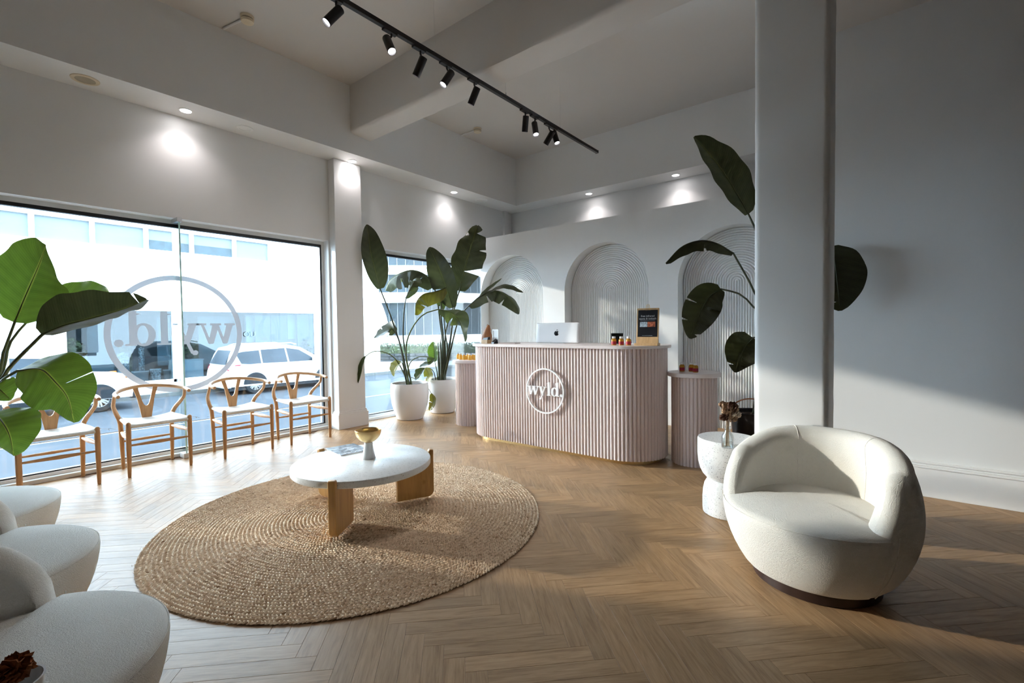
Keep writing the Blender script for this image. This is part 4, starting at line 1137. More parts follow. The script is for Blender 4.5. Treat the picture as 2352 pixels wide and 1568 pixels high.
M['taupe'] = mk('taupe_lacquer', (0.36, 0.29, 0.27), 0.4, var=0.03)
MB().box(-0.115, 0.115, -0.05, 0.05, 0, 0.004).box(-0.115, 0.115, -0.05, -0.044, 0.004, 0.011).box(-0.115, 0.115, 0.044, 0.05, 0.004, 0.011).build('tray', M['taupe'], pen, sharp=0, bevel=0.001)
# ================================================================== CEILING FITTINGS
def downlight(x, y, lab, nx, ny):
    t = thing('downlight', lab, 'downlight', (x, y, ZS), 0, 'recessed downlights')
    MB().ring(0.046, 0.058, (0,0,0), (1,0,0), (0,1,0), (0,0,-1), 0.006, 40).build('trim_ring', M['white'], t)
    MB().lathe([(0.046, -0.004), (0.044, -0.005)], 32).build('lens', M['lamp'], t)
    l = bpy.data.lights.new('downlight_lamp', 'SPOT'); l.energy = 6; l.color = (1.0, 0.93, 0.93); l.spot_size = rad(122); l.spot_blend = 1.0; l.shadow_soft_size = 0.035
    o = bpy.data.objects.new('downlight_lamp', l); o.parent = t; o.location = (nx*0.0, ny*0.0, -0.03)
    o.rotation_euler = Vector((nx*0.05, ny*0.05, -1)).to_track_quat('-Z', 'Y').to_euler(); col.objects.link(o)
for y, lab in ((1.617, 'recessed downlight above the big shop window'), (3.407, 'recessed downlight above the white pier'), (5.182, 'recessed downlight above the potted plants')): downlight(-5.24, y, lab, -1, 0)
for x, lab in ((-3.69, 'recessed downlight in the back bulkhead, left one'), (-2.31, 'recessed downlight in the back bulkhead, right one near the tall leaf')): downlight(x, 6.645, lab, 0, 1)
def speaker(y, lab, ms, mg_, r):
    t = thing('ceiling_speaker', lab, 'speaker', (-5.232, y, ZS), 0, 'ceiling speakers')
    MB().lathe([(r, 0.0), (r*0.98, -0.006), (r*0.72, -0.008), (r*0.70, -0.005)], 40, cap1=False).build('rim', M[ms], t)
    MB().lathe([(r*0.71, -0.004), (r*0.5, -0.009), (0.001, -0.011)], 40, cap1=False).build('grille', M[mg_], t)
speaker(0.897, 'yellowed round ceiling speaker above the shop window', 'cream', 'creamgrille', 0.095)
speaker(0.29, 'yellowed ceiling speaker cut by the left picture edge', 'cream', 'creamgrille', 0.095)
speaker(2.145, 'white ceiling plate between two downlights', 'white', 'white', 0.075)
speaker(5.80, 'white ceiling speaker near the back corner', 'white', 'wall', 0.105)
def detector(x, y, lab, dx, dy, L):
    t = thing('smoke_detector', lab, 'smoke detector', (x, y, ZC), 0, 'smoke detectors')
    MB().lathe([(0.058, 0.0), (0.058, -0.018), (0.05, -0.024), (0.05, -0.03), (0.056, -0.034), (0.052, -0.056), (0.034, -0.064), (0.0, -0.064)], 36, cap1=False).build('housing', M['cream'], t)
    MB().lathe([(0.051, -0.0255), (0.051, -0.0295)], 36, cap0=False, cap1=False).build('vent_slot', M['black'], t)
    MB().tube([(dx*0.05, dy*0.05, -0.012), (dx*L, dy*L, -0.012)], 0.011, 10).build('conduit', M['wall'], t)
detector(-4.64, 1.95, 'cream smoke detector on the ceiling near the spotlight track', -0.9, -0.2, 0.38)
detector(-4.67, 5.12, 'cream smoke detector on the ceiling behind the beam', -1, 0, 0.34)

# ---- track with spotlights
TX, TZ = -2.945, 3.50
y0t = 0.9; y1t = on(1371, 353, 0, TX).y
tr_ = thing('spotlight_track', 'black suspended lighting track running towards the back wall', 'lighting track', (TX, 0, TZ))
MB().box(-0.0175, 0.0175, y0t, y1t, 0.0, 0.034).box(-0.022, 0.022, y1t, y1t+0.008, -0.002, 0.036).build('rail', M['black'], tr_, sharp=0, bevel=0.002)
for px_, py_ in ((998, 127), (1162, 225), (1287, 298)):
    q = on(px_, py_, 0, TX); b = MB(); b.tube([(0, q.y, 0.034), (0, q.y, (ZC if not 3.25 < q.y < 3.56 else 3.6)-TZ)], 0.0009, 5); b.lathe([(0.006, 0.034), (0.006, 0.06), (0.003, 0.07)], 10, (0, q.y, 0)); b.build('suspension_wire', M['steel'], tr_)
def Z8(x, y): return 700+x*0.30612, y*0.30612
HEADS = [((235, 20), (268, 68), (152, 178), -0.06, 'black track spotlight closest to the viewer, aimed down left'),
         ((650, 262), (612, 285), (672, 430), -0.08, 'black track spotlight with bright lens, second along the track'),
         ((868, 395), (893, 428), (838, 562), 0.03, 'black track spotlight hanging beside the first suspension wire'),
         ((1066, 505), (1102, 540), (1022, 660), -0.06, 'black track spotlight with lit lens in front of the beam'),
         ((1272, 640), (1295, 655), (1240, 797), 0.04, 'black track spotlight just beyond the beam'),
         ((1655, 858), (1660, 868), (1650, 1000), 0.05, 'upright black track spotlight, first of the far cluster'),
         ((1728, 905), (1722, 922), (1740, 1040), -0.07, 'black track spotlight with lit lens, second of the far cluster'),
         ((1832, 962), (1862, 985), (1800, 1095), 0.05, 'black track spotlight crossing its neighbour, aimed left'),
         ((1872, 985), (1868, 990), (1907, 1115), -0.07, 'black track spotlight crossing its neighbour, lit lens aimed right')]
for mt, a, b_, dd, lab in HEADS:
    q = on(*Z8(*mt), 0, TX); yy = q.y; root = Vector((TX, yy, TZ)); d0 = (root-CAM).dot(FW)
    t = thing('track_spotlight', lab, 'spotlight', root, 0, 'spotlights on the track')
    A = P(*Z8(*a), d0-0.01)-root; B = P(*Z8(*b_), d0+dd)-root
    ax = (B-A).normalized(); L = 0.155; A2 = A
    MB().box(-0.019, 0.019, -0.075, 0.045, -0.016, 0.0).build('adapter', M['black'], t, sharp=0, bevel=0.002)
    j = A2+ax*0.035
    MB().tube([(0, 0, -0.012), (0, 0, -0.035), j*0.6+Vector((0,0,-0.01)), j], [0.008, 0.008, 0.008, 0.008], 8).build('yoke', M['black'], t)
    h = MB(); R1 = 0.0315
    h.lathe([(0.0, 0.0), (R1*0.9, 0.0), (R1, 0.004), (R1, L), (R1*0.92, L), (R1*0.88, L-0.012), (R1*0.88, L-0.02)], 32, A2, False, False, axis=ax); h.build('can', M['black'], t)
    h = MB(); h.lathe([(0.0, L-0.012), (R1*0.89, L-0.012)], 24, A2, False, False, axis=ax); h.build('lens', M['lens'], t)
    l = bpy.data.lights.new('spotlight_lamp', 'SPOT'); l.energy = 9; l.color = (1.0, 0.95, 0.93); l.spot_size = rad(120); l.spot_blend = 1.0; l.shadow_soft_size = 0.03
    o = bpy.data.objects.new('spotlight_lamp', l); o.parent = t; o.location = A2+ax*(L-0.004); o.rotation_euler = ax.to_track_quat('-Z', 'Y').to_euler(); col.objects.link(o)
# ================================================================== PLANTS
def leaf_shape(s, kind):
    if kind == 'long': return (math.sin(PI*min(1, s*0.98+0.02))**0.55)*(1-0.35*s)
    if kind == 'oval': return (math.sin(PI*(0.03+0.965*s)**0.92)**0.62)*(1.04-0.10*s)
    if kind == 'heart': return (math.sin(PI*(0.10+0.89*s))**0.7)*(1.0-0.45*s)*1.35
    return math.sin(PI*s)**0.8
def add_leaf(root, stem, mid, W, mat_='leaf', nrm=None, fold=0.25, curl=0.0, kind='oval', tears=(), side=(1, 1), seed=0, sr=0.008, smat='stem', wav=0.04, offs=None):
    """stem, mid: world points; W half width; fold = V angle (rad), positive lifts the edges towards nrm"""
    base = root.matrix_world.translation if False else Vector(root.location)
    rnd = random.Random(seed*17+3)
    n = 26; mp = [p-base for p in cr(mid, n)]
    ss = [i/(n-1) for i in range(n)]
    ts = sorted(tears)
    if nrm is None: nrm = -(FW)
    nrm = Vector(nrm).normalized()
    J = 5; rows = []; cuts = {}
    # insert thin gap rows at tears
    samples = []
    for i, s in enumerate(ss):
        if not any(q[0]-1e-4 < s < q[0]+q[3]+1e-4 for q in ts): samples.append((s, None))
    for (s, sd, depth, gap) in ts:
        samples.append((s, ('a', sd, depth, s+gap/2, gap*1.6))); samples.append((s+gap, ('b', sd, depth, s+gap/2, gap*1.6)))
    samples.sort(key=lambda q: q[0])
    def pos(s):
        x = s*(n-1); i = min(int(x), n-2); return mp[i].lerp(mp[i+1], x-i)
    last = None
    for s, mk_ in samples:
        s = min(max(s, 0.0), 1.0)
        t = (pos(min(1, s+0.03))-pos(max(0, s-0.03))).normalized()
        e = t.cross(nrm)
        if e.length < 1e-4: e = last or Vector((1,0,0))
        e.normalize()
        if last is not None and e.dot(last) < 0: e = -e
        last = e; nn = e.cross(t).normalized()
        if nn.dot(nrm) < 0: nn = -nn
        row = []
        for j in range(-J, J+1):
            a = j/J; sd = side[0] if a < 0 else side[1]; sv = s
            if mk_:                                   # a tear opens as a wedge towards the edge
                w_ = max(0.0, (abs(a)-(1-mk_[2]))/mk_[2]) if (a > 0) == (mk_[1] > 0) else 0.0
                sv = min(1.0, max(0.0, mk_[3]+(0.5 if mk_[0] == 'b' else -0.5)*mk_[4]*w_+(0.0004 if mk_[0] == 'b' else -0.0004)))
            p = pos(sv); wdt = W*leaf_shape(sv, kind)
            rip = wav*W*math.sin(sv*23+seed)
            lat = a*wdt*sd; ab = abs(a)*wdt*sd
            f = fold
            q = p+e*(lat*math.cos(f))+nn*(ab*math.sin(f)-curl*W*a*a*sd+rip*a*a)+t*(0.16*ab*(1-sv))
            row.append(q)
        rows.append((row, mk_, s))
    b = MB(); m = 2*J+1
    V = [q for r, _, _ in rows for q in r]; F = []
    for i in range(len(rows)-1):
        a_, b__ = rows[i][1], rows[i+1][1]
        for j in range(m-1):
            aj = (j+0.5-J)/J
            if a_ and b__ and a_[0] == 'a' and b__[0] == 'b' and a_[1] == b__[1]:
                if (aj > 0) == (a_[1] > 0) and abs(aj) > 1-a_[2]: continue
            F.append((i*m+j, i*m+j+1, (i+1)*m+j+1, (i+1)*m+j))
    b.add(V, F)
    o = b.build('leaf', M[mat_], root, sharp=0); o.data.shade_smooth()
    uvl = o.data.uv_layers.new(name='UVMap'); arr = []
    for poly in o.data.polygons:
        for vi in poly.vertices: arr += [(vi % m)/(m-1), rows[vi//m][2]]
    uvl.data.foreach_set('uv', arr)
    st = [p-base for p in cr(list(stem)+[mid[0]], 16)] if stem else []
    path = st[:-1]+[mp[i] for i in range(0, n-2)]
    k = len(st); tot = len(path)
    rad_ = [sr*(1.25-0.55*i/max(1, k)) if i < k else sr*0.40*(1-(i-k)/max(1, tot-k))+0.0008 for i in range(tot)]
    MB().tube(path, rad_, 8).build('stem', M[smat], root)
def pot(root, prof, m, soil_r, soil_z):
    MB().lathe(prof, 56, cap0=False, cap1=False).build('pot', M[m], root)
    MB().lathe([(soil_r, soil_z), (soil_r*0.6, soil_z+0.012), (0.001, soil_z+0.016)], 32, cap0=False, cap1=False).build('soil', M['soil'], root)
UPV = Vector((0,0,1))
# ---- two white pots by window 2
PP1 = Vector((-5.02, 4.05, 0)); PP1 = Vector((G(936, 966).x, G(936, 966).y, 0))+Vector((-0.62, 0.78, 0))*0.17
prof1 = [(0.0, 0.0), (0.165, 0.0), (0.178, 0.008), (0.215, 0.10), (0.248, 0.22), (0.262, 0.34), (0.262, 0.42), (0.255, 0.49), (0.249, 0.50), (0.238, 0.497), (0.238, 0.46), (0.0, 0.46)]
pa = thing('potted_plant', 'potted paradise plant in the white pot nearest the pier', 'plant', PP1)
pot(pa, prof1, 'pot', 0.238, 0.463)
PP2 = Vector((G(1014, 950).x, G(1014, 950).y, 0))+Vector((-0.66, 0.75, 0))*0.17
pb = thing('potted_plant', 'tall potted paradise plant in the white pot behind the left plinth', 'plant', PP2)
pot(pb, prof1, 'pot', 0.238, 0.463)
D1 = proj(PP1)[2]; D2 = proj(PP2)[2]
def z4(x, y, d): return P(820+0.2551*x, 560+0.2551*y, d)
b1 = PP1+Vector((0, 0, 0.47)); b2 = PP2+Vector((0, 0, 0.47))
L1 = lambda *q: [z4(x, y, D1+d) for x, y, d in q]
L2 = lambda *q: [z4(x, y, D2+d) for x, y, d in q]
add_leaf(pa, [b1+Vector((0.03,-0.03,0))]+L1((400,950,-0.08), (345,770,-0.16), (270,560,-0.24)), L1((208,405,-0.36), (165,250,-0.44), (122,80,-0.48), (104,-60,-0.50), (88,-175,-0.50)), 0.175, 'leaf', (0.75,-0.55,0.15), 0.42, 0, 'oval', seed=1, sr=0.011, side=(0.75, 1.15))
add_leaf(pa, [b1+Vector((0.0,0.03,0))]+L1((422,900,-0.02), (418,700,-0.02), (432,530,0)), L1((470,420,0.0), (520,330,0.05), (490,400,0.14), (430,490,0.2)), 0.10, 'leafm', (0.5,-0.5,0.6), -0.2, 0.2, 'oval', seed=2, sr=0.010)
add_leaf(pa, [b1+Vector((0.04,0.0,0))]+L1((440,980,-0.05), (480,790,-0.08), (590,640,-0.1)), L1((735,588,-0.10), (830,610,-0.12), (910,680,-0.14), (945,770,-0.14), (970,880,-0.1)), 0.15, 'leafm', (-0.35,-0.6,0.7), -0.35, 0.1, 'oval', seed=3, sr=0.011, smat='stemg', tears=((0.35, 1, 0.8, 0.05),))
add_leaf(pa, [b1+Vector((-0.02,-0.03,0))]+L1((405,1000,-0.02), (380,880,-0.02)), L1((345,800,-0.03), (300,770,-0.05), (230,800,-0.08), (155,850,-0.1)), 0.125, 'leaf', (-0.2,-0.9,0.4), 0.2, 0, 'heart', seed=4, sr=0.010, tears=((0.5, 1, 0.5, 0.04),))
add_leaf(pa, [b1+Vector((-0.03,0.0,0))]+L1((405,1130,-0.10), (330,1020,-0.2), (230,970,-0.3), (140,970,-0.38)), L1((80,1010,-0.42), (55,1080,-0.46), (40,1160,-0.48), (12,1255,-0.48)), 0.062, 'leafm', (0.2,-0.9,0.1), 0.9, 0, 'long', seed=5, sr=0.008, smat='stemg')
add_leaf(pa, [b1+Vector((0.0,-0.05,0)), *L1((415,1100,-0.1))], L1((400,1060,-0.12), (370,1090,-0.14), (340,1140,-0.15), (335,1195,-0.14)), 0.115, 'leafy', (-0.2,-0.9,0.2), 0.35, 0, 'heart', seed=6, sr=0.007)
add_leaf(pa, [b1+Vector((0.03,-0.05,0))]+L1((460,1130,-0.1), (490,1055,-0.12), (560,1015,-0.13)), L1((640,1020,-0.14), (665,1060,-0.15), (600,1090,-0.18), (560,1110,-0.2)), 0.07, 'leafm', (0,-0.6,0.8), 0.1, 0, 'oval', seed=7, sr=0.007, smat='stemg')
add_leaf(pa, [b1+Vector((0.05,-0.04,0))]+L1((485,1205,-0.14)), L1((525,1215,-0.16), (555,1190,-0.18), (580,1150,-0.2), (610,1115,-0.2)), 0.085, 'leafm', (0.2,-0.7,0.6), 0.5, 0, 'heart', seed=8, sr=0.006)
# plant two
add_leaf(pb, [b2+Vector((0.02,0.0,0))]+L2((835,900,-0.02), (862,680,-0.02), (880,560,-0.02)), L2((920,425,-0.03), (955,280,-0.04), (1000,110,-0.04), (1045,-40,-0.02), (1085,-165,0.04)), 0.305, 'leaf', (0.35,-0.9,0.15), 0.12, 0, 'oval', seed=11, sr=0.014, side=(0.78, 1.0), tears=((0.26, 1, 0.95, 0.07), (0.60, 1, 0.5, 0.02), (0.84, 1, 0.8, 0.06)), wav=0.08)
add_leaf(pb, [b2+Vector((0.0,-0.02,0))]+L2((790,950,-0.06), (800,780,-0.06)), L2((865,575,-0.1), (800,380,-0.12), (730,200,-0.1), (650,30,-0.04)), 0.20, 'leaf', (0.4,-0.85,0.2), 0.30, 0, 'oval', seed=12, sr=0.012, wav=0.07, tears=((0.3, -1, 0.6, 0.02),))
add_leaf(pb, [b2+Vector((-0.02,0.0,0))]+L2((770,900,-0.04), (745,680,-0.08), (725,520,-0.1)), L2((695,390,-0.12), (620,280,-0.14), (500,235,-0.15), (380,265,-0.14), (290,330,-0.12), (255,420,-0.1)), 0.25, 'leaf', (0.15,-0.45,0.9), -0.55, 0.25, 'oval', seed=13, sr=0.013, tears=((0.22, -1, 0.85, 0.03), (0.45, 1, 0.8, 0.04), (0.62, -1, 0.7, 0.03)))
add_leaf(pb, [b2+Vector((-0.01,0.02,0))]+L2((780,900,-0.1), (755,640,-0.14), (765,470,-0.16)), L2((800,395,-0.18), (700,430,-0.22), (600,450,-0.25), (535,520,-0.26), (520,640,-0.25)), 0.185, 'leafy', (0.1,-0.6,0.8), -0.6, 0.2, 'oval', seed=14, sr=0.012, tears=((0.6, 1, 0.8, 0.05), (0.72, -1, 0.7, 0.05), (0.84, 1, 0.7, 0.04)), smat='stem')
z2 = lambda x, y, d: P(700+0.36352*x, 450+0.36352*y, d)
L3 = lambda *q: [z2(x, y, D2+d) for x, y, d in q]
add_leaf(pb, [b2+Vector((0.04,0.0,0))]+L3((925,960,-0.05), (965,800,-0.08), (1000,735,-0.1)), L3((1035,695,-0.12), (1110,630,-0.16), (1190,595,-0.2), (1270,625,-0.24), (1330,690,-0.26), (1355,745,-0.26)), 0.17, 'leaf', (0.2,-0.5,0.85), -0.45, 0.15, 'oval', seed=15, sr=0.012, tears=((0.3, 1, 0.7, 0.03), (0.5, -1, 0.6, 0.06), (0.66, 1, 0.6, 0.03)))
add_leaf(pb, [], L3((1095,650,-0.15), (1150,600,-0.14), (1200,560,-0.12), (1246,520,-0.10)), 0.055, 'leaf', (0.2,-0.5,0.85), 0.35, 0, 'long', seed=22, sr=0.005)
add_leaf(pb, [], L3((1165,605,-0.19), (1235,570,-0.22), (1300,572,-0.24), (1380,610,-0.24)), 0.075, 'leaf', (0.0,-0.55,0.85), -0.15, 0, 'oval', seed=23, sr=0.005)
add_leaf(pb, [b2+Vector((-0.06,-0.03,0))]+L2((720,1150,-0.12)), L2((700,1060,-0.14), (695,990,-0.15), (690,930,-0.15), (685,880,-0.13)), 0.095, 'leafg', (0.3,-0.9,0.2), 0.4, 0, 'oval', seed=16, sr=0.008, smat='stemg')
add_leaf(pb, [b2+Vector((-0.08,-0.05,0))]+L2((690,1150,-0.18), (650,1115,-0.2)), L2((615,1115,-0.22), (640,1160,-0.24), (650,1200,-0.24), (620,1235,-0.22)), 0.085, 'leafy', (0,-0.9,0.4), 0.1, 0, 'oval', seed=17, sr=0.006)
add_leaf(pb, [b2+Vector((-0.1,-0.06,0)), b2+Vector((-0.17,-0.14,0.05))]+L2((625,1265,-0.3), (655,1320,-0.32)), L2((668,1345,-0.33), (690,1400,-0.33), (680,1450,-0.32), (650,1500,-0.3)), 0.075, 'leafy', (0,-0.9,0.2), 0.3, 0, 'oval', seed=18, sr=0.005, tears=((0.5, 1, 0.8, 0.04), (0.7, -1, 0.8, 0.04)))
add_leaf(pb, [b2+Vector((0.03,-0.03,0))]+L2((815,1000,-0.08), (790,760,-0.1), (780,600,-0.1)), L2((778,590,-0.1), (760,540,-0.12), (730,500,-0.13), (700,490,-0.14)), 0.06, 'leafm', (0,-0.5,0.8), -0.2, 0, 'oval', seed=19, sr=0.010)
tb = MB()
random.seed(21)
for k in range(7):               # sheathing leaf bases forming a trunk
    a = k*0.9; p0 = b2+Vector((0.035*math.cos(a), 0.035*math.sin(a), -0.02)); p1 = p0+Vector((0.02*math.cos(a), 0.02*math.sin(a), 0.62+0.1*random.random()))
    p1.z += 0.25*random.random()-0.1; tb.tube([p0, p0.lerp(p1, 0.5)+Vector((0.008*math.cos(a), 0.008*math.sin(a), 0)), p1], [0.024, 0.018, 0.002], 9)
ob = tb.build('trunk', M['stem'], pb); 
for v in ob.data.vertices: v.co -= PP2

# ---- plant behind the square column
PP3 = Vector((-0.93, 4.70, 0)); D3 = proj(PP3)[2]
pc3 = thing('potted_plant', 'dark tall paradise plant in a black pot behind the square column', 'plant', PP3)
pot(pc3, [(0.0,0.0),(0.15,0.0),(0.16,0.006),(0.185,0.40),(0.19,0.445),(0.18,0.45),(0.17,0.445),(0.165,0.41),(0.0,0.41)], 'blackpot', 0.165, 0.412)
MB().tube(cr([(-0.16,-0.08,0.40), (-0.15,-0.09,0.50), (-0.06,-0.10,0.565), (0.05,-0.06,0.56), (0.14,0.02,0.44)], 24), 0.006, 8).build('handle', M['carving'], pc3)
b3 = PP3+Vector((0,0,0.42))
zz4 = lambda x, y, d: P(1480+0.5102*x, 280+0.5102*y, d)
L4 = lambda *q: [zz4(x, y, D3+d) for x, y, d in q]
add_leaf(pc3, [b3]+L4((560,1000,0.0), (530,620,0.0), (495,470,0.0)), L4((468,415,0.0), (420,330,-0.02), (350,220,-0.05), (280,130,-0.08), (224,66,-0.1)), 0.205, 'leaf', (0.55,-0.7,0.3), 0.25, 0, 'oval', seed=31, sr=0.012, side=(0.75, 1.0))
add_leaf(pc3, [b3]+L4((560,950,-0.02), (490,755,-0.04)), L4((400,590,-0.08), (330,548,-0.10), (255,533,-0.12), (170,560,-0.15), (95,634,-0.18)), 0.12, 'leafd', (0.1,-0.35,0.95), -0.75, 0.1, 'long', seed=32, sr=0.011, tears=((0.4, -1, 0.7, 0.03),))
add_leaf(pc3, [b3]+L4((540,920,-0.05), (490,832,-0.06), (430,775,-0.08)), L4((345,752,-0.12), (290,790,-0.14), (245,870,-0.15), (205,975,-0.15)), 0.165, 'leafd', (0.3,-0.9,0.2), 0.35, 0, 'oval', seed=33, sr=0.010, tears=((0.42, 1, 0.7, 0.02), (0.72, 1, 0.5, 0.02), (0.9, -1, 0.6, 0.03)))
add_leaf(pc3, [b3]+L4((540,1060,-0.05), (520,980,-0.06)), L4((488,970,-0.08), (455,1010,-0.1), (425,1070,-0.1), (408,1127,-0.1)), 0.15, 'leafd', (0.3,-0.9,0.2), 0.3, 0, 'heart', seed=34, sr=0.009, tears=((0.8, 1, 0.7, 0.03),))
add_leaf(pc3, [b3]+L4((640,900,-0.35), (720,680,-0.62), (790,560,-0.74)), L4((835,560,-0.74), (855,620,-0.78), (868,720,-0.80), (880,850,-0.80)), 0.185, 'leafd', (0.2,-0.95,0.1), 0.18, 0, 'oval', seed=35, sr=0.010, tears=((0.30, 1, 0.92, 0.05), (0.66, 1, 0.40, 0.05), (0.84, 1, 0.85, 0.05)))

# ---- big green plant at the left edge
PP0 = Vector((-4.35, -0.17, 0)); D0 = 3.0
p0_ = thing('potted_plant', 'large bright green paradise plant at the left edge by the window', 'plant', PP0)
pot(p0_, prof1, 'pot', 0.238, 0.463)
b0 = PP0+Vector((0,0,0.47))
zb = lambda x, y, d: P(0.31891*x, 460+0.31891*y, d)
L5 = lambda *q: [zb(x, y, D0+d) for x, y, d in q]
add_leaf(p0_, [b0]+L5((-80,1350,0), (30,1080,0)), L5((105,880,0.0), (170,720,0.02), (240,560,0.02), (295,430,0.0), (330,320,-0.05)), 0.255, 'leafg', (0.62,-0.7,0.3), 0.06, 0, 'oval', seed=41, sr=0.010, smat='stemg', side=(1.1, 1.2))
add_leaf(p0_, [b0]+L5((-60,1360,0.1), (70,1030,0.12)), L5((190,880,0.15), (330,790,0.18), (480,720,0.2), (640,690,0.2), (785,668,0.18)), 0.15, 'leafg', (0.2,-0.55,0.8), 0.5, 0, 'oval', seed=42, sr=0.010, smat='stemg', side=(1.0, 1.0))
add_leaf(p0_, [b0]+L5((-70,1370,-0.1), (80,1190,-0.15)), L5((300,970,-0.25), (450,905,-0.28), (620,860,-0.3), (850,795,-0.3), (1060,715,-0.3)), 0.175, 'leaf', (0.15,0.55,0.8), 0.55, 0.0, 'oval', seed=43, sr=0.012, smat='stemg', side=(1.0, 1.0), tears=((0.92, 1, 0.9, 0.012),))
add_leaf(p0_, [b0]+L5((-60,1380,-0.1), (20,1290,-0.2)), L5((130,1225,-0.3), (290,1215,-0.36), (400,1310,-0.4), (485,1420,-0.42), (535,1600,-0.42)), 0.175, 'leafg', (0.45,-0.6,0.65), -0.22, 0.04, 'oval', seed=44, sr=0.010, smat='stemg', tears=((0.62, -1, 0.85, 0.006),))
add_leaf(p0_, [b0]+L5((-60,1450,-0.1), (-60,1480,-0.2)), L5((-40,1530,-0.3), (20,1600,-0.36), (70,1700,-0.4), (98,1840,-0.4)), 0.15, 'leafg', (0.45,-0.6,0.65), -0.25, 0.05, 'oval', seed=45, sr=0.010, smat='stemg')
add_leaf(p0_, [b0]+L5((-90,1400,-0.1), (-60,1350,-0.15)), L5((-30,1340,-0.2), (20,1380,-0.22), (60,1420,-0.22), (75,1440,-0.22)), 0.085, 'leafg', (0.3,-0.5,0.8), 0.4, 0, 'heart', seed=46, sr=0.007, smat='stemg')
# ================================================================== THE STREET
ZR = -0.92; XF = -23.0
M['asphalt'] = mk('asphalt', (0.020, 0.026, 0.033), 0.9, spec=0.15, var=0.10, vscale=1.2, bump=0.3, bscale=120, bdist=0.01)
M['pavement'] = mk('pavement', (0.16, 0.17, 0.18), 0.8, var=0.08, vscale=2)
M['kerb'] = mk('kerb_stone', (0.05, 0.055, 0.055), 0.8, var=0.2, vscale=4)
M['paintline'] = mk('road_paint', (0.07, 0.075, 0.08), 0.7, var=0.08)
M['facade'] = mk('white_facade', (0.84, 0.86, 0.87), 0.6, var=0.015, vscale=0.6)
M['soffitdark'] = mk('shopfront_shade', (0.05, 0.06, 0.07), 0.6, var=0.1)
M['shopglass'] = glass('shopfront_glass', (0.50, 0.58, 0.62), 1.2)
M['blind'] = mk('pale_blind', (0.070, 0.088, 0.094), 0.6, var=0.06, vscale=1.0)
M['blinddark'] = mk('dark_upper_glass', (0.012, 0.026, 0.034), 0.6, var=0.25)
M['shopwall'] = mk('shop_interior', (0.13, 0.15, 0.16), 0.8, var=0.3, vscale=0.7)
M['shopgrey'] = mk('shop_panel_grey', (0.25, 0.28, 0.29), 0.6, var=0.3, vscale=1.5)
M['concrete'] = mk('concrete_panel', (0.30, 0.34, 0.36), 0.7, var=0.15, vscale=1.0)
M['bushdark'] = mk('foliage', (0.035, 0.048, 0.016), 0.7, var=0.6, vscale=9)
M['reflbush'] = mk('reflected_foliage', (0.34, 0.38, 0.19), 0.7, var=0.5, vscale=9)
M['stone'] = mk('stone_wall', (0.022, 0.024, 0.026), 0.8, var=0.5, vscale=4, bump=0.6, bscale=12, bdist=0.03)
M['carpaint'] = mk('white_car_paint', (0.30, 0.31, 0.32), 0.35, spec=0.2, var=0.005)
M['carglass'] = mk('car_glass', (0.018, 0.026, 0.034), 0.3, spec=0.15, var=0.2, vscale=1.5)
M['tyre'] = mk('tyre_rubber', (0.010, 0.012, 0.014), 0.9, spec=0.1, var=0.2)
M['plastic'] = mk('black_trim_plastic', (0.012, 0.015, 0.018), 0.9, spec=0.1, var=0.15)
M['rim'] = mk('alloy_rim', (0.16, 0.17, 0.18), 0.5, var=0.03)
M['taillight'] = mk('tail_light', (0.20, 0.012, 0.022), 0.5, spec=0.1, var=0.1)
M['amberlens'] = mk('amber_marker', (0.25, 0.07, 0.008), 0.5, spec=0.1, var=0.1)
M['red'] = mk('red_print', (0.55, 0.04, 0.05), 0.5, var=0.1)
M['blue'] = mk('blue_cloth', (0.16, 0.30, 0.46), 0.7, var=0.2)
M['yellow'] = mk('yellow_cloth', (0.70, 0.55, 0.18), 0.7, var=0.2)
M['darkletter'] = mk('dark_lettering', (0.06, 0.08, 0.09), 0.5, var=0.1)
M['skyglass'] = mk('curtain_glass', (0.020, 0.029, 0.035), 0.3, spec=0.3, var=0.35, vscale=0.35)
M['pattern'] = mk('patterned_fabric', (0.55, 0.57, 0.58), 0.7, var=0.8, vscale=16)

def S(o, lab=None): return struct(o, lab)
S(MB().box(-18.9, -9.0, -60, 90, ZR-0.3, ZR).build('road', M['asphalt'], sharp=0), 'grey asphalt street outside')
S(MB().box(-9.0, -5.72, -60, 90, ZR-0.3, ZR+0.10).build('footpath', M['pavement'], sharp=0), 'pavement in front of the shop')
S(MB().box(-60, -19.05, -60, 27, ZR-0.3, ZR+0.12).build('footpath_opposite', M['pavement'], sharp=0), 'pavement on the far side of the street')
S(MB().box(-90, -18.9, 27, 90, ZR-0.3, ZR-0.01).build('road_crossing', M['asphalt'], sharp=0), 'side street beyond the white building')
S(MB().box(-19.05, -18.9, -60, 27, ZR-0.3, ZR+0.13).build('kerb', M['kerb'], sharp=0), 'kerb on the far side of the street')
ln = MB().box(-13.1, -12.98, -40, 80, ZR, ZR+0.004).build('road_line', M['paintline'], sharp=0); S(ln, 'white line along the street')
ln = MB().box(-16.2, -16.1, 18, 80, ZR, ZR+0.004).build('road_line', M['paintline'], sharp=0); S(ln, 'white edge line near the side street')

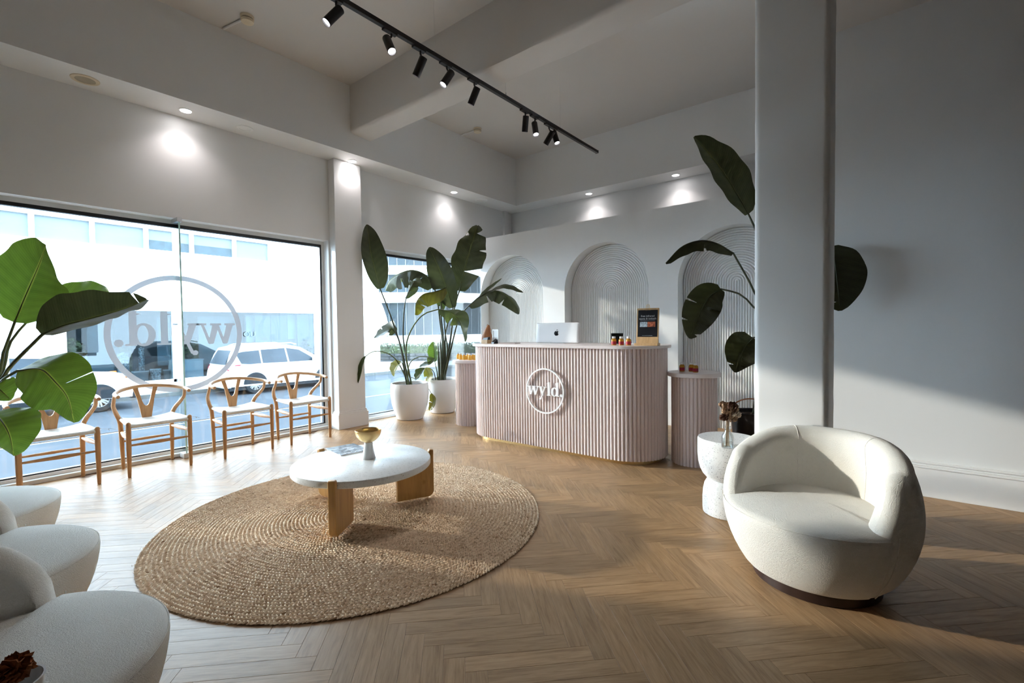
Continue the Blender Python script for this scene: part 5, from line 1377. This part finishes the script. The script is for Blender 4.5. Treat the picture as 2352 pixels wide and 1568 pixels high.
# ---- white building opposite
BY0, BY1 = -1.0, 16.5
def fz(py, px=400): return on(px, py, 0, XF).z
def fy_(px, py=700): return on(px, py, 0, XF).y
bl = thing('shop_building', 'white two-storey building with shopfront across the street', 'building', (XF, 0, ZR))
zo = -ZR
zs_top = fz(716, 500)+zo; zu0, zu1 = fz(592, 500)+zo, fz(524, 330)+zo
zg0, zg1 = on(500, 592, 0, XF).z+zo, on(500, 545, 0, XF).z+zo
YU0, YU1 = BY0+0.2, fy_(620, 590)
zg1 = on(620, 558, 0, XF).z+zo; zg0 = on(620, 603, 0, XF).z+zo
wlb = MB().box(-9, 0, BY0, BY1, zs_top, zg0).box(-9, 0, BY0, BY1, zg1, zg1+5.0).box(-9, 0, YU1, BY1, zg0, zg1).box(-9, -6, BY0, BY1, 0, zs_top)
wlb.box(-9, 0, fy_(722, 760), BY1, 0, zs_top).box(-9, 0, BY0, BY0+0.15, zg0, zg1)
wlb.build('wall', M['facade'], bl, sharp=0)
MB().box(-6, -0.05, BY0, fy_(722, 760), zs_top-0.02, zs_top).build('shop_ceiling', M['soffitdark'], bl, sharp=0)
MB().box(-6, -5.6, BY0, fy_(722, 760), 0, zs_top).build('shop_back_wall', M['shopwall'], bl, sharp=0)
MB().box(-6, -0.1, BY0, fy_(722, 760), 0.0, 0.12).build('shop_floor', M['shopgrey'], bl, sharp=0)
edges = [YU0, fy_(71, 500), fy_(211, 520), fy_(335, 540), fy_(440, 560), fy_(538, 570), YU1]
for i, (a, b) in enumerate(zip(edges, edges[1:])):
    fr = MB()
    for y_ in ((a,) if i < len(edges)-2 else (a, b)): fr.box(-0.12, 0.05, y_-0.07, y_+0.07, zg0, zg1)
    fr.box(-0.12, 0.05, a+0.07, b-0.07, zg1-0.06, zg1-0.001).box(-0.12, 0.05, a+0.07, b-0.07, zg0+0.001, zg0+0.06)
    wn = fr.build('upper_window', M['facade'], bl, sharp=0)
    MB().box(-0.10, -0.07, a+0.07, b-0.07, zg0+0.06, zg1-0.06).build('pane', M['blind'], wn, sharp=0)
    if i in (3, 4): MB().box(-0.069, -0.05, a+0.1, b-0.1, zg0+0.06, zg0+(zg1-zg0)*0.48).build('lower_pane', M['blinddark'], wn, sharp=0)
# shopfront glazing between white posts
posts = [fy_(130, 760), fy_(152, 760), fy_(395, 760), fy_(415, 760), fy_(560, 760), fy_(572, 760), fy_(722, 760)]
po_ = MB()
for a, b in ((posts[0], posts[1]), (posts[2], posts[3])): MB().box(-0.2, 0.02, a, b, 0.1, zs_top).build('post', M['facade'], bl, sharp=0)
for a, b in ((BY0, posts[0]), (posts[1], posts[2]), (posts[3], posts[4]), (posts[4], posts[6])):
    MB().box(-0.06, -0.04, a, b, 0.12, zs_top).build('shop_pane', M['shopglass'], bl, sharp=0)
MB().box(-0.15, 0.02, posts[1], fy_(722, 760), 0.1, 0.24).build('stall_riser', M['facade'], bl, sharp=0)
MB().box(-0.3, 0.03, BY0, posts[0], 0.1, zs_top).build('white_shop_wall', M['facade'], bl, sharp=0)
# panels seen in the shop
def panel(px0, px1, py0, py1, m, x=-1.0, th=0.1, nm='display_panel'):
    q0, q1 = on(px0, py0, 0, XF+x), on(px1, py1, 0, XF+x)
    return MB().box(x-th, x, q0.y, q1.y, q1.z+zo, q0.z+zo).build(nm, M[m], bl, sharp=0)
panel(360, 392, 728, 838, 'concrete'); panel(455, 530, 728, 832, 'shopgrey', -1.1); panel(585, 622, 724, 792, 'concrete', -0.5); panel(622, 660, 724, 792, 'shopgrey', -0.5)
panel(682, 712, 722, 840, 'concrete', -0.5); panel(200, 262, 745, 850, 'shopgrey', -1.2); panel(262, 298, 722, 780, 'soffitdark', -0.8); panel(660, 682, 722, 778, 'facade', -0.9); panel(565, 585, 724, 785, 'facade', -0.9)
tm = text_mesh('OU', 0.34); tm.materials.append(M['darkletter'])
q = on(574, 768, 0, XF+0.03); inst(tm, 'shop_lettering', bl, (0.03, q.y, q.z+zo), (PI/2, 0, PI/2))
# goods: each a thing of its own
def crate(px0, px1, py0, py1, m, lab, cat, name, x=-0.7, dep=0.5, tap=0.0):
    q0, q1 = on(px0, py1, 0, XF+x), on(px1, py0, 0, XF+x); zb_ = ZR+0.12
    wd = q1.y-q0.y; h = q1.z-zb_ if q1.z-zb_ > 0.05 else 0.3
    t = thing(name, lab, cat, (XF+x, (q0.y+q1.y)/2, zb_)); b = MB(); r = wd/2
    if tap is None:
        b.box(-dep, 0, -r, r, 0, h); b.build('body', M[m], t, sharp=0, bevel=0.02)
        MB().box(-dep-0.02, 0.02, -r-0.02, r+0.02, h, h+0.05).build('top', M['facade'], t, sharp=0)
    else:
        b.lathe([(0.0,0.0),(r*0.85,0.0),(r, h*0.9),(r*1.03, h),(r*0.9, h),(r*0.85, h*0.9),(0.0, h*0.88)], 24, (-r,0,0), False, False); b.build('body', M[m], t)
        MB().ring(r*0.98, r*1.05, (-r,0,h*0.93), (1,0,0), (0,1,0), (0,0,1), h*0.07, 24).build('rim', M['facade'], t)
    return t
crate(398, 467, 826, 880, 'facade', 'white counter block inside the shop across the street', 'counter', 'shop_counter', -0.5, 0.6, None)
crate(308, 346, 851, 880, 'concrete', 'grey round basket in the shop across the street, left one', 'basket', 'basket', -0.5)
crate(349, 373, 846, 880, 'pattern', 'lattice patterned basket in the shop across the street', 'basket', 'basket', -0.5)
crate(378, 394, 848, 880, 'shopgrey', 'dark grey basket in the shop across the street', 'basket', 'basket', -0.5)
def roll(px0, px1, py0, py1, m, lab, x=-2.0):
    q0, q1 = on(px0, py1, 0, XF+x), on(px1, py0, 0, XF+x); h = q1.z-(ZR+0.12); r = (q1.y-q0.y)/2
    t = thing('fabric_roll', lab, 'fabric roll', (XF+x, (q0.y+q1.y)/2, ZR+0.12), 0, 'fabric rolls in the shop'); 
    MB().lathe([(0.0,0.0),(r,0.0),(r,h),(r*0.3,h),(r*0.28,h-0.02),(0.0,h-0.02)], 20, (0,0,0), False, False).build('cloth', M[m], t)
    MB().lathe([(r*0.28,0.0),(r*0.28,h+0.03)], 12).build('core', M['paper'], t)
for a in ((306, 316.5, 800, 880, 'soffitdark', 'dark fabric roll standing in the shop across the street'), (319.5, 331, 798, 880, 'pattern', 'speckled fabric roll standing in the shop across the street'), (213, 221, 808, 850, 'red', 'red fabric roll standing in the shop across the street'),
          (196, 206, 815, 860, 'facade', 'white fabric roll standing in the shop across the street'), (270, 296, 810, 852, 'pattern', 'pale printed fabric bolt in the shop across the street'), (176, 190, 815, 850, 'concrete', 'grey fabric roll standing in the shop across the street')): roll(*a)
def shrub(loc, r, h, m, lab, seed, n=120, potm=None, name='shrub'):
    t = thing(name, lab, 'shrub', loc); rg = random.Random(seed); b = MB()
    for k in range(n):
        d = Vector((rg.gauss(0,1), rg.gauss(0,1), rg.gauss(0,1))).normalized(); c = Vector((d.x*r*rg.random()**0.4, d.y*r*rg.random()**0.4, h*0.55+d.z*h*0.45*rg.random()**0.4)); e = Vector((rg.gauss(0,1), rg.gauss(0,1), rg.gauss(0,1))).normalized(); f = e.orthogonal().normalized(); s = 0.16*(h**0.5)*rg.uniform(0.6, 1.2)
        b.add([c-e*s, c+f*s*0.5, c+e*s, c-f*s*0.5], [(0,1,2,3)])
    fo_ = b.build('foliage', M[m], t, sharp=0)
    MB().tube([(0,0,0), (0.02,0.01,h*0.6)], [0.04, 0.02], 6).build('trunk', M['kerb'], t)
for px_, py_, r, h, m, lab, sd in ((165, 760, 0.5, 1.9, 'reflbush', 'leaves imitating a hedge reflection in the shop window, left of the lettering', 1), (292, 790, 0.35, 1.5, 'reflbush', 'leaves imitating a hedge reflection in the shop window behind the letter d', 2), (440, 760, 0.45, 1.9, 'reflbush', 'leaves imitating a hedge reflection in the shop window beside the glass fin', 3), (700, 790, 0.25, 1.5, 'bushdark', 'small spiky plant behind the white car', 4)):
    q = on(px_, py_, 0, XF-3.6 if sd < 4 else XF-0.3); shrub((XF-3.6 if sd < 4 else XF-0.3, q.y, ZR+0.12), r, h, m, lab, sd, 150)  # three pale clumps inside the shop stand in for hedge reflections in its glass

# ---- parked cars (front towards +y)
def wheel(t, x, y, r, w_, nsp, side):
    wt = MB(); wt.lathe([(r*0.62, -w_/2), (r*0.92, -w_/2), (r, -w_/2+0.03), (r, w_/2-0.03), (r*0.92, w_/2), (r*0.62, w_/2)], 36, (x, y, r), False, False, axis=(0,1,0)); o = wt.build('wheel', M['tyre'], t)
    rm = MB(); rm.lathe([(r*0.66, -w_/2+0.02), (r*0.60, -w_/2+0.02), (r*0.58, w_/2-0.02), (r*0.66, w_/2-0.02)], 32, (x, y, r), False, False, axis=(0,1,0))
    yy = y+side*(w_/2-0.02)
    for k in range(nsp):
        a = 2*PI*k/nsp+0.3
        for da in (-0.10, 0.10):
            rm.tube([(x+0.04*math.cos(a+da*4), yy, r+0.04*math.sin(a+da*4)), (x+r*0.61*math.cos(a+da*1.6), yy-side*0.01, r+r*0.61*math.sin(a+da*1.6))], [0.030, 0.022], 5)
    rm.lathe([(0.0, -0.02), (0.07, -0.02), (0.06, 0.02), (0.0, 0.02)], 16, (x, yy, r), False, False, axis=(0,1,0)); rm.build('alloy_rim', M['rim'], o)
    MB().lathe([(0.0, -w_*0.2), (r*0.62, -w_*0.2)], 24, (x, y, r), False, False, axis=(0,1,0)).build('brake_disc', M['plastic'], o)
def car(name_label, loc, prof_low, belt, roof, HW, HR, wheels, r, windows, extra):
    t = thing('parked_car', name_label, 'car', loc, PI/2, 'parked cars across the street')
    # lower body: closed side outline lofted with rounded shoulders
    b = MB(); rows = []
    def inset(f): return f
    cx_ = sum(x for x, z in prof_low)/len(prof_low); cz = sum(z for x, z in prof_low)/len(prof_low)
    for y, s in ((-HW, 0.965), (-HW+0.05, 0.992), (-HW+0.16, 1.0), (HW-0.16, 1.0), (HW-0.05, 0.992), (HW, 0.965)):
        rows.append([(cx_+(x-cx_)*s, y, cz+(z-cz)*s) for x, z in prof_low])
    b.grid(rows, closed=True); n = len(prof_low)
    b.add(rows[0], [tuple(range(n))]); b.add(rows[-1], [tuple(reversed(range(n)))]); body = b.build('body', M['carpaint'], t, sharp=25)
    # greenhouse
    b = MB(); lo = [(x, z) for x, z in belt]; 
    def wy(z): return HW-0.05-(HW-0.05-HR)*max(0, min(1, (z-belt[0][1])/(max(q[1] for q in roof)-belt[0][1])))
    out = roof
    rows = [[(x, -wy(z)+0.0, z) for x, z in out], [(x, -wy(z)+0.06, z+0.012) for x, z in out], [(x, wy(z)-0.06, z+0.012) for x, z in out], [(x, wy(z), z) for x, z in out]]
    b.grid(rows, closed=True); n = len(out); b.add(rows[0], [tuple(range(n))]); b.add(rows[-1], [tuple(reversed(range(n)))]); b.build('cabin', M['carpaint'], t, sharp=25)
    for wv in windows:
        for s in (-1, 1):
            MB().add([(x, s*(wy(z)+0.006), z) for x, z in wv], [tuple(range(len(wv)))]).build('side_window', M['carglass'], t, sharp=0)
    for x, side in [(wx, sd) for wx in wheels for sd in (-1, 1)]:
        wheel(t, x, side*(HW-0.13), r, 0.24, 7 if r > 0.34 else 5, side)
        arch = MB(); pts = []
        for k in range(17):
            a = PI*k/16; pts.append((x+(r+0.05)*math.cos(a), r+(r+0.05)*math.sin(a)))
        arch.prism(pts, (0, side*(HW-0.28), 0), (1,0,0), (0,0,1), (0,side,0), 0.282); arch.build('wheel_arch', M['plastic'], t, sharp=0)
    extra(t, wy, HW); return t
# compact sport utility with sloping roof, rear to the left
def ex_suv(t, wy, HW):
    MB().box(-2.25, -2.02, -HW+0.02, HW-0.02, 0.25, 0.50).build('rear_bumper', M['carpaint'], t, sharp=0, bevel=0.05)
    MB().add([(-2.16, y*0.78, z) if z < 1.2 else (-1.93, y*0.70, z) for y, z in ((-0.88,1.06),(0.88,1.06),(0.80,1.52),(-0.80,1.52))], [(0,1,2,3)]).build('rear_window', M['carglass'], t, sharp=0)
    for s in (-1, 1): MB().add([(-2.15, s*0.74, 1.02), (-2.16, s*0.90, 0.86), (-1.70, s*(HW-0.005), 1.04), (-1.80, s*(HW-0.008), 0.98), (-2.02, s*(HW-0.012), 0.86), (-2.17, s*0.76, 0.90)], [(0,3,2),(0,1,4,3),(0,5,1)]).build('tail_light', M['taillight'], t, sharp=0)
    for s in (-1, 1): MB().box(0.78, 0.95, s*HW-0.02 if s > 0 else -HW-0.16, s*HW+0.16 if s > 0 else -HW+0.02, 1.02, 1.16).build('door_mirror', M['carpaint'], t, sharp=0, bevel=0.03)
    MB().box(-2.1, 2.05, -HW+0.04, HW-0.04, 0.16, 0.27).build('sill_trim', M['plastic'], t, sharp=0)
    MB().box(-0.15, 0.05, -HW-0.012, -HW+0.02, 0.86, 0.89).box(0.68, 0.70, -HW-0.001, -HW+0.01, 0.3, 0.9).build('door_handle', M['carpaint'], t, sharp=0)
    for s in (-1, 1): MB().tube([(-1.55, s*0.62, 1.66), (-1.4, s*0.62, 1.71), (0.1, s*0.62, 1.72), (0.3, s*0.62, 1.66)], 0.02, 6).build('roof_rail', M['carpaint'], t)
low = [(-2.20,0.28),(-2.24,0.55),(-2.20,0.80),(-2.14,0.98),(-1.6,1.02),(-0.2,1.0),(0.9,0.98),(1.35,0.96),(1.95,0.86),(2.14,0.70),(2.18,0.45),(2.12,0.24)]
roof = [(-2.13,0.97),(-2.00,1.36),(-1.88,1.58),(-1.55,1.655),(-0.8,1.685),(-0.1,1.66),(0.45,1.53),(1.02,1.18),(1.32,0.97)]
wins = [[(-1.70,1.06),(-1.42,1.03),(-1.05,1.04),(-1.08,1.50),(-1.60,1.47),(-1.85,1.42)], [(-1.00,1.04),(-0.12,1.03),(-0.18,1.54),(-1.02,1.51)], [(-0.06,1.03),(0.98,1.03),(0.75,1.20),(0.35,1.46),(-0.12,1.54)]]
q = on(587, 888, 0, -17.1)
car('white sport utility car seen from its rear corner, parked behind the chairs', (-17.95, q.y+1.28, ZR), low, [(-2.1,0.97)], roof, 0.885, 0.66, (-1.28, 1.28), 0.345, wins, ex_suv)
# boxy off-roader, front to the right, black arches and sills
def ex_jeep(t, wy, HW):
    MB().box(1.96, 2.16, -HW+0.03, HW-0.03, 0.30, 0.62).build('front_bumper', M['plastic'], t, sharp=0, bevel=0.05)
    MB().box(-1.9, 1.0, -HW-0.012, HW+0.012, 0.26, 0.46).build('sill_cladding', M['plastic'], t, sharp=0, bevel=0.02)
    for s in (-1, 1): MB().box(1.86, 2.02, s*HW-0.012 if s > 0 else -HW-0.012, s*HW+0.012 if s > 0 else -HW+0.012, 0.90, 1.0).build('marker_lamp', M['amberlens'], t, sharp=0, bevel=0.01)
    for s in (-1, 1): MB().box(0.62, 0.80, s*HW if s > 0 else -HW-0.18, s*HW+0.18 if s > 0 else -HW, 1.06, 1.25).build('door_mirror', M['plastic'], t, sharp=0, bevel=0.03)
    for s in (-1, 1): MB().tube([(-1.7, s*0.66, 1.68), (-1.55, s*0.66, 1.74), (0.0, s*0.66, 1.74), (0.2, s*0.66, 1.69)], 0.02, 6).build('roof_rail', M['rim'], t)
    for k in range(7): MB().box(2.07, 2.10, -0.42+k*0.13, -0.36+k*0.13, 0.68, 0.90).build('grille_slot', M['plastic'], t, sharp=0)
    for s in (-1, 1): MB().lathe([(0.0,0.0),(0.09,0.0),(0.10,0.02),(0.09,0.03),(0.0,0.03)], 24, (2.06, s*0.62, 0.82), False, False, axis=(1,0,0)).build('headlight', M['rim'], t)
low = [(-2.10,0.32),(-2.14,0.6),(-2.10,1.02),(-1.2,1.05),(0.9,1.05),(1.3,1.04),(1.9,0.99),(2.06,0.90),(2.08,0.62),(2.04,0.34)]
roof = [(-2.08,1.0),(-2.02,1.45),(-1.9,1.66),(-1.2,1.70),(-0.3,1.70),(0.25,1.66),(0.55,1.50),(0.98,1.12),(1.08,1.0)]
wins = [[(-1.85,1.12),(-1.35,1.10),(-1.35,1.55),(-1.82,1.53)], [(-1.28,1.10),(-0.45,1.10),(-0.45,1.57),(-1.28,1.56)], [(-0.36,1.10),(0.72,1.10),(0.66,1.20),(0.36,1.52),(-0.36,1.57)]]
q = on(222, 930, 0, -16.8)
car('white boxy off-road car with black arches behind the green plant', (-17.7, q.y-1.22, ZR), low, [(-2.1,1.02)], roof, 0.90, 0.72, (-1.35, 1.28), 0.36, wins, ex_jeep)

# ---- what window 2 shows: planted stone wall and a curved white office building
D_ = 30.0
wl0, wl1 = P(800, 836, D_), P(1085, 836, D_)
wd = Vector((wl1.x-wl0.x, wl1.y-wl0.y, 0)); LWall = wd.length; wang = math.atan2(wd.y, wd.x)
gw = thing('garden_wall', 'low dark stone wall across the side street', 'wall', (wl0.x, wl0.y, ZR), wang)
random.seed(31)
xx = 0
hW = P(900, 812, D_).z-ZR
for rowi in range(3):
    xx = -1.0+0.2*rowi
    while xx < LWall+1:
        L = random.uniform(0.35, 0.75); h = hW/3
        MB().box(xx+0.012, xx+L-0.012, random.uniform(-0.03, 0.03), 0.5, rowi*h+0.012, (rowi+1)*h-0.012).build('stone', M['stone'], gw, sharp=0, bevel=0.03, seg=1); xx += L
MB().box(-1, LWall+1, 0.08, 0.5, 0, hW-0.02).build('mortar', M['kerb'], gw, sharp=0)
hg = thing('hedge', 'clipped grey-green hedge on top of the stone wall', 'hedge', (wl0.x, wl0.y, ZR+hW), wang)
rg = random.Random(5); b = MB(); hH = P(900, 789, D_).z-ZR-hW
for k in range(2600):
    c = Vector((rg.uniform(-1, LWall+1), rg.uniform(0.05, 1.0), hH*rg.random()**0.7*rg.uniform(0.75, 1.05))); e = Vector((rg.gauss(0,1), rg.gauss(0,1), rg.gauss(0,1))).normalized(); f = e.orthogonal().normalized(); s = rg.uniform(0.06, 0.14)
    b.add([c-e*s, c+f*s*0.45, c+e*s, c-f*s*0.45], [(0,1,2,3)])
M['hedge'] = mk('hedge_leaf', (0.050, 0.060, 0.034), 0.7, var=0.5, vscale=3)
fo_ = b.build('hedge_leaves', M['hedge'], hg, sharp=0); fo_['kind'] = 'stuff'
MB().box(-1, LWall+1, 0.2, 0.9, 0, hH*0.7).build('hedge_core', M['bushdark'], hg, sharp=0)
Dc = 44.0
ofc = P(960, 800, Dc); ofz = ZR
ob = thing('office_building', 'curved white office building with glass bands behind the plants', 'building', (ofc.x, ofc.y, ofz))
du = Vector((ofc.x, ofc.y, 0)).normalized(); dv = Vector((-du.y, du.x, 0))       # du away from here, dv to the left
def curved(r, a0, a1, z0, z1, n=28, cx=0.0, cd=14.0):
    c = du*cd+dv*cx; rows = []
    for z in (z0, z1): rows.append([c-du*(r*math.cos(a0+(a1-a0)*k/n))-dv*(r*math.sin(a0+(a1-a0)*k/n)) for k in range(n+1)])
    rows = [[Vector((p.x, p.y, z)) for p in row] for row, z in zip(rows, (z0, z1))]
    return rows
def zat(py): return P(940, py, Dc).z-ofz
bands = [(838, 800, 'skyglass', 13.6), (800, 783, 'facade', 14.3), (783, 770, 'facade', 14.0), (770, 695, 'skyglass', 13.6), (695, 672, 'facade', 14.2), (672, 630, 'skyglass', 13.5), (630, 610, 'facade', 13.9), (610, 585, 'skyglass', 13.4), (585, 560, 'facade', 13.8)]
for lo_, hi_, m, r in bands:
    z0, z1 = zat(lo_), zat(hi_); b = MB(); rows = curved(r, -0.9, 0.75, z0, z1); b.grid(rows)
    rows2 = [[p+du*0.5 for p in rows[1]], [p+du*0.5 for p in rows[0]]]
    b.grid([rows[1], rows2[0]]); b.grid([rows2[1], rows[0]]); b.build('white_band' if m == 'facade' else 'glass_band', M[m], ob, sharp=30)
    if m == 'skyglass':
        for k in range(0, 27):
            p, q = rows[0][min(28, k+2)], rows[1][min(28, k+2)]
            MB().tube([p-du*0.03, q-du*0.03], 0.035, 4).build('mullion', M['pavement'], ob, sharp=0)
# big white elliptical shell frames at the left
for rr_, off in ((5.2, 0.0), (4.0, 0.5)):
    pts = []
    for k in range(25):
        a = PI*1.05*k/24; pts.append(du*(-1.5+off)+dv*(7.2+rr_*0.85*math.cos(a))+Vector((0, 0, 0.5+rr_*1.35*math.sin(a))))
    MB().tube(pts, 0.42, 8).build('shell_arch', M['facade'], ob)
# slab block further behind
Dk = 70.0
bk_c = P(930, 800, Dk)
bt = thing('office_tower', 'pale blue-grey office block rising behind the curved building', 'building', (bk_c.x, bk_c.y, ZR), math.atan2(-du.x, du.y))
M['tower'] = mk('pale_block', (0.075, 0.095, 0.115), 0.7, spec=0.2, var=0.05, vscale=0.3)
MB().box(-14, 16, 0, 8, 0, 26).build('wall', M['tower'], bt, sharp=0)
for i in range(12):
    for j in range(3):
        x = -13+i*2.4; z = 13+j*3.4; MB().box(x, x+1.3, -0.06, 0.02, z, z+2.0).build('window', M['facade'] if (i+j) % 2 else M['skyglass'], bt, sharp=0)
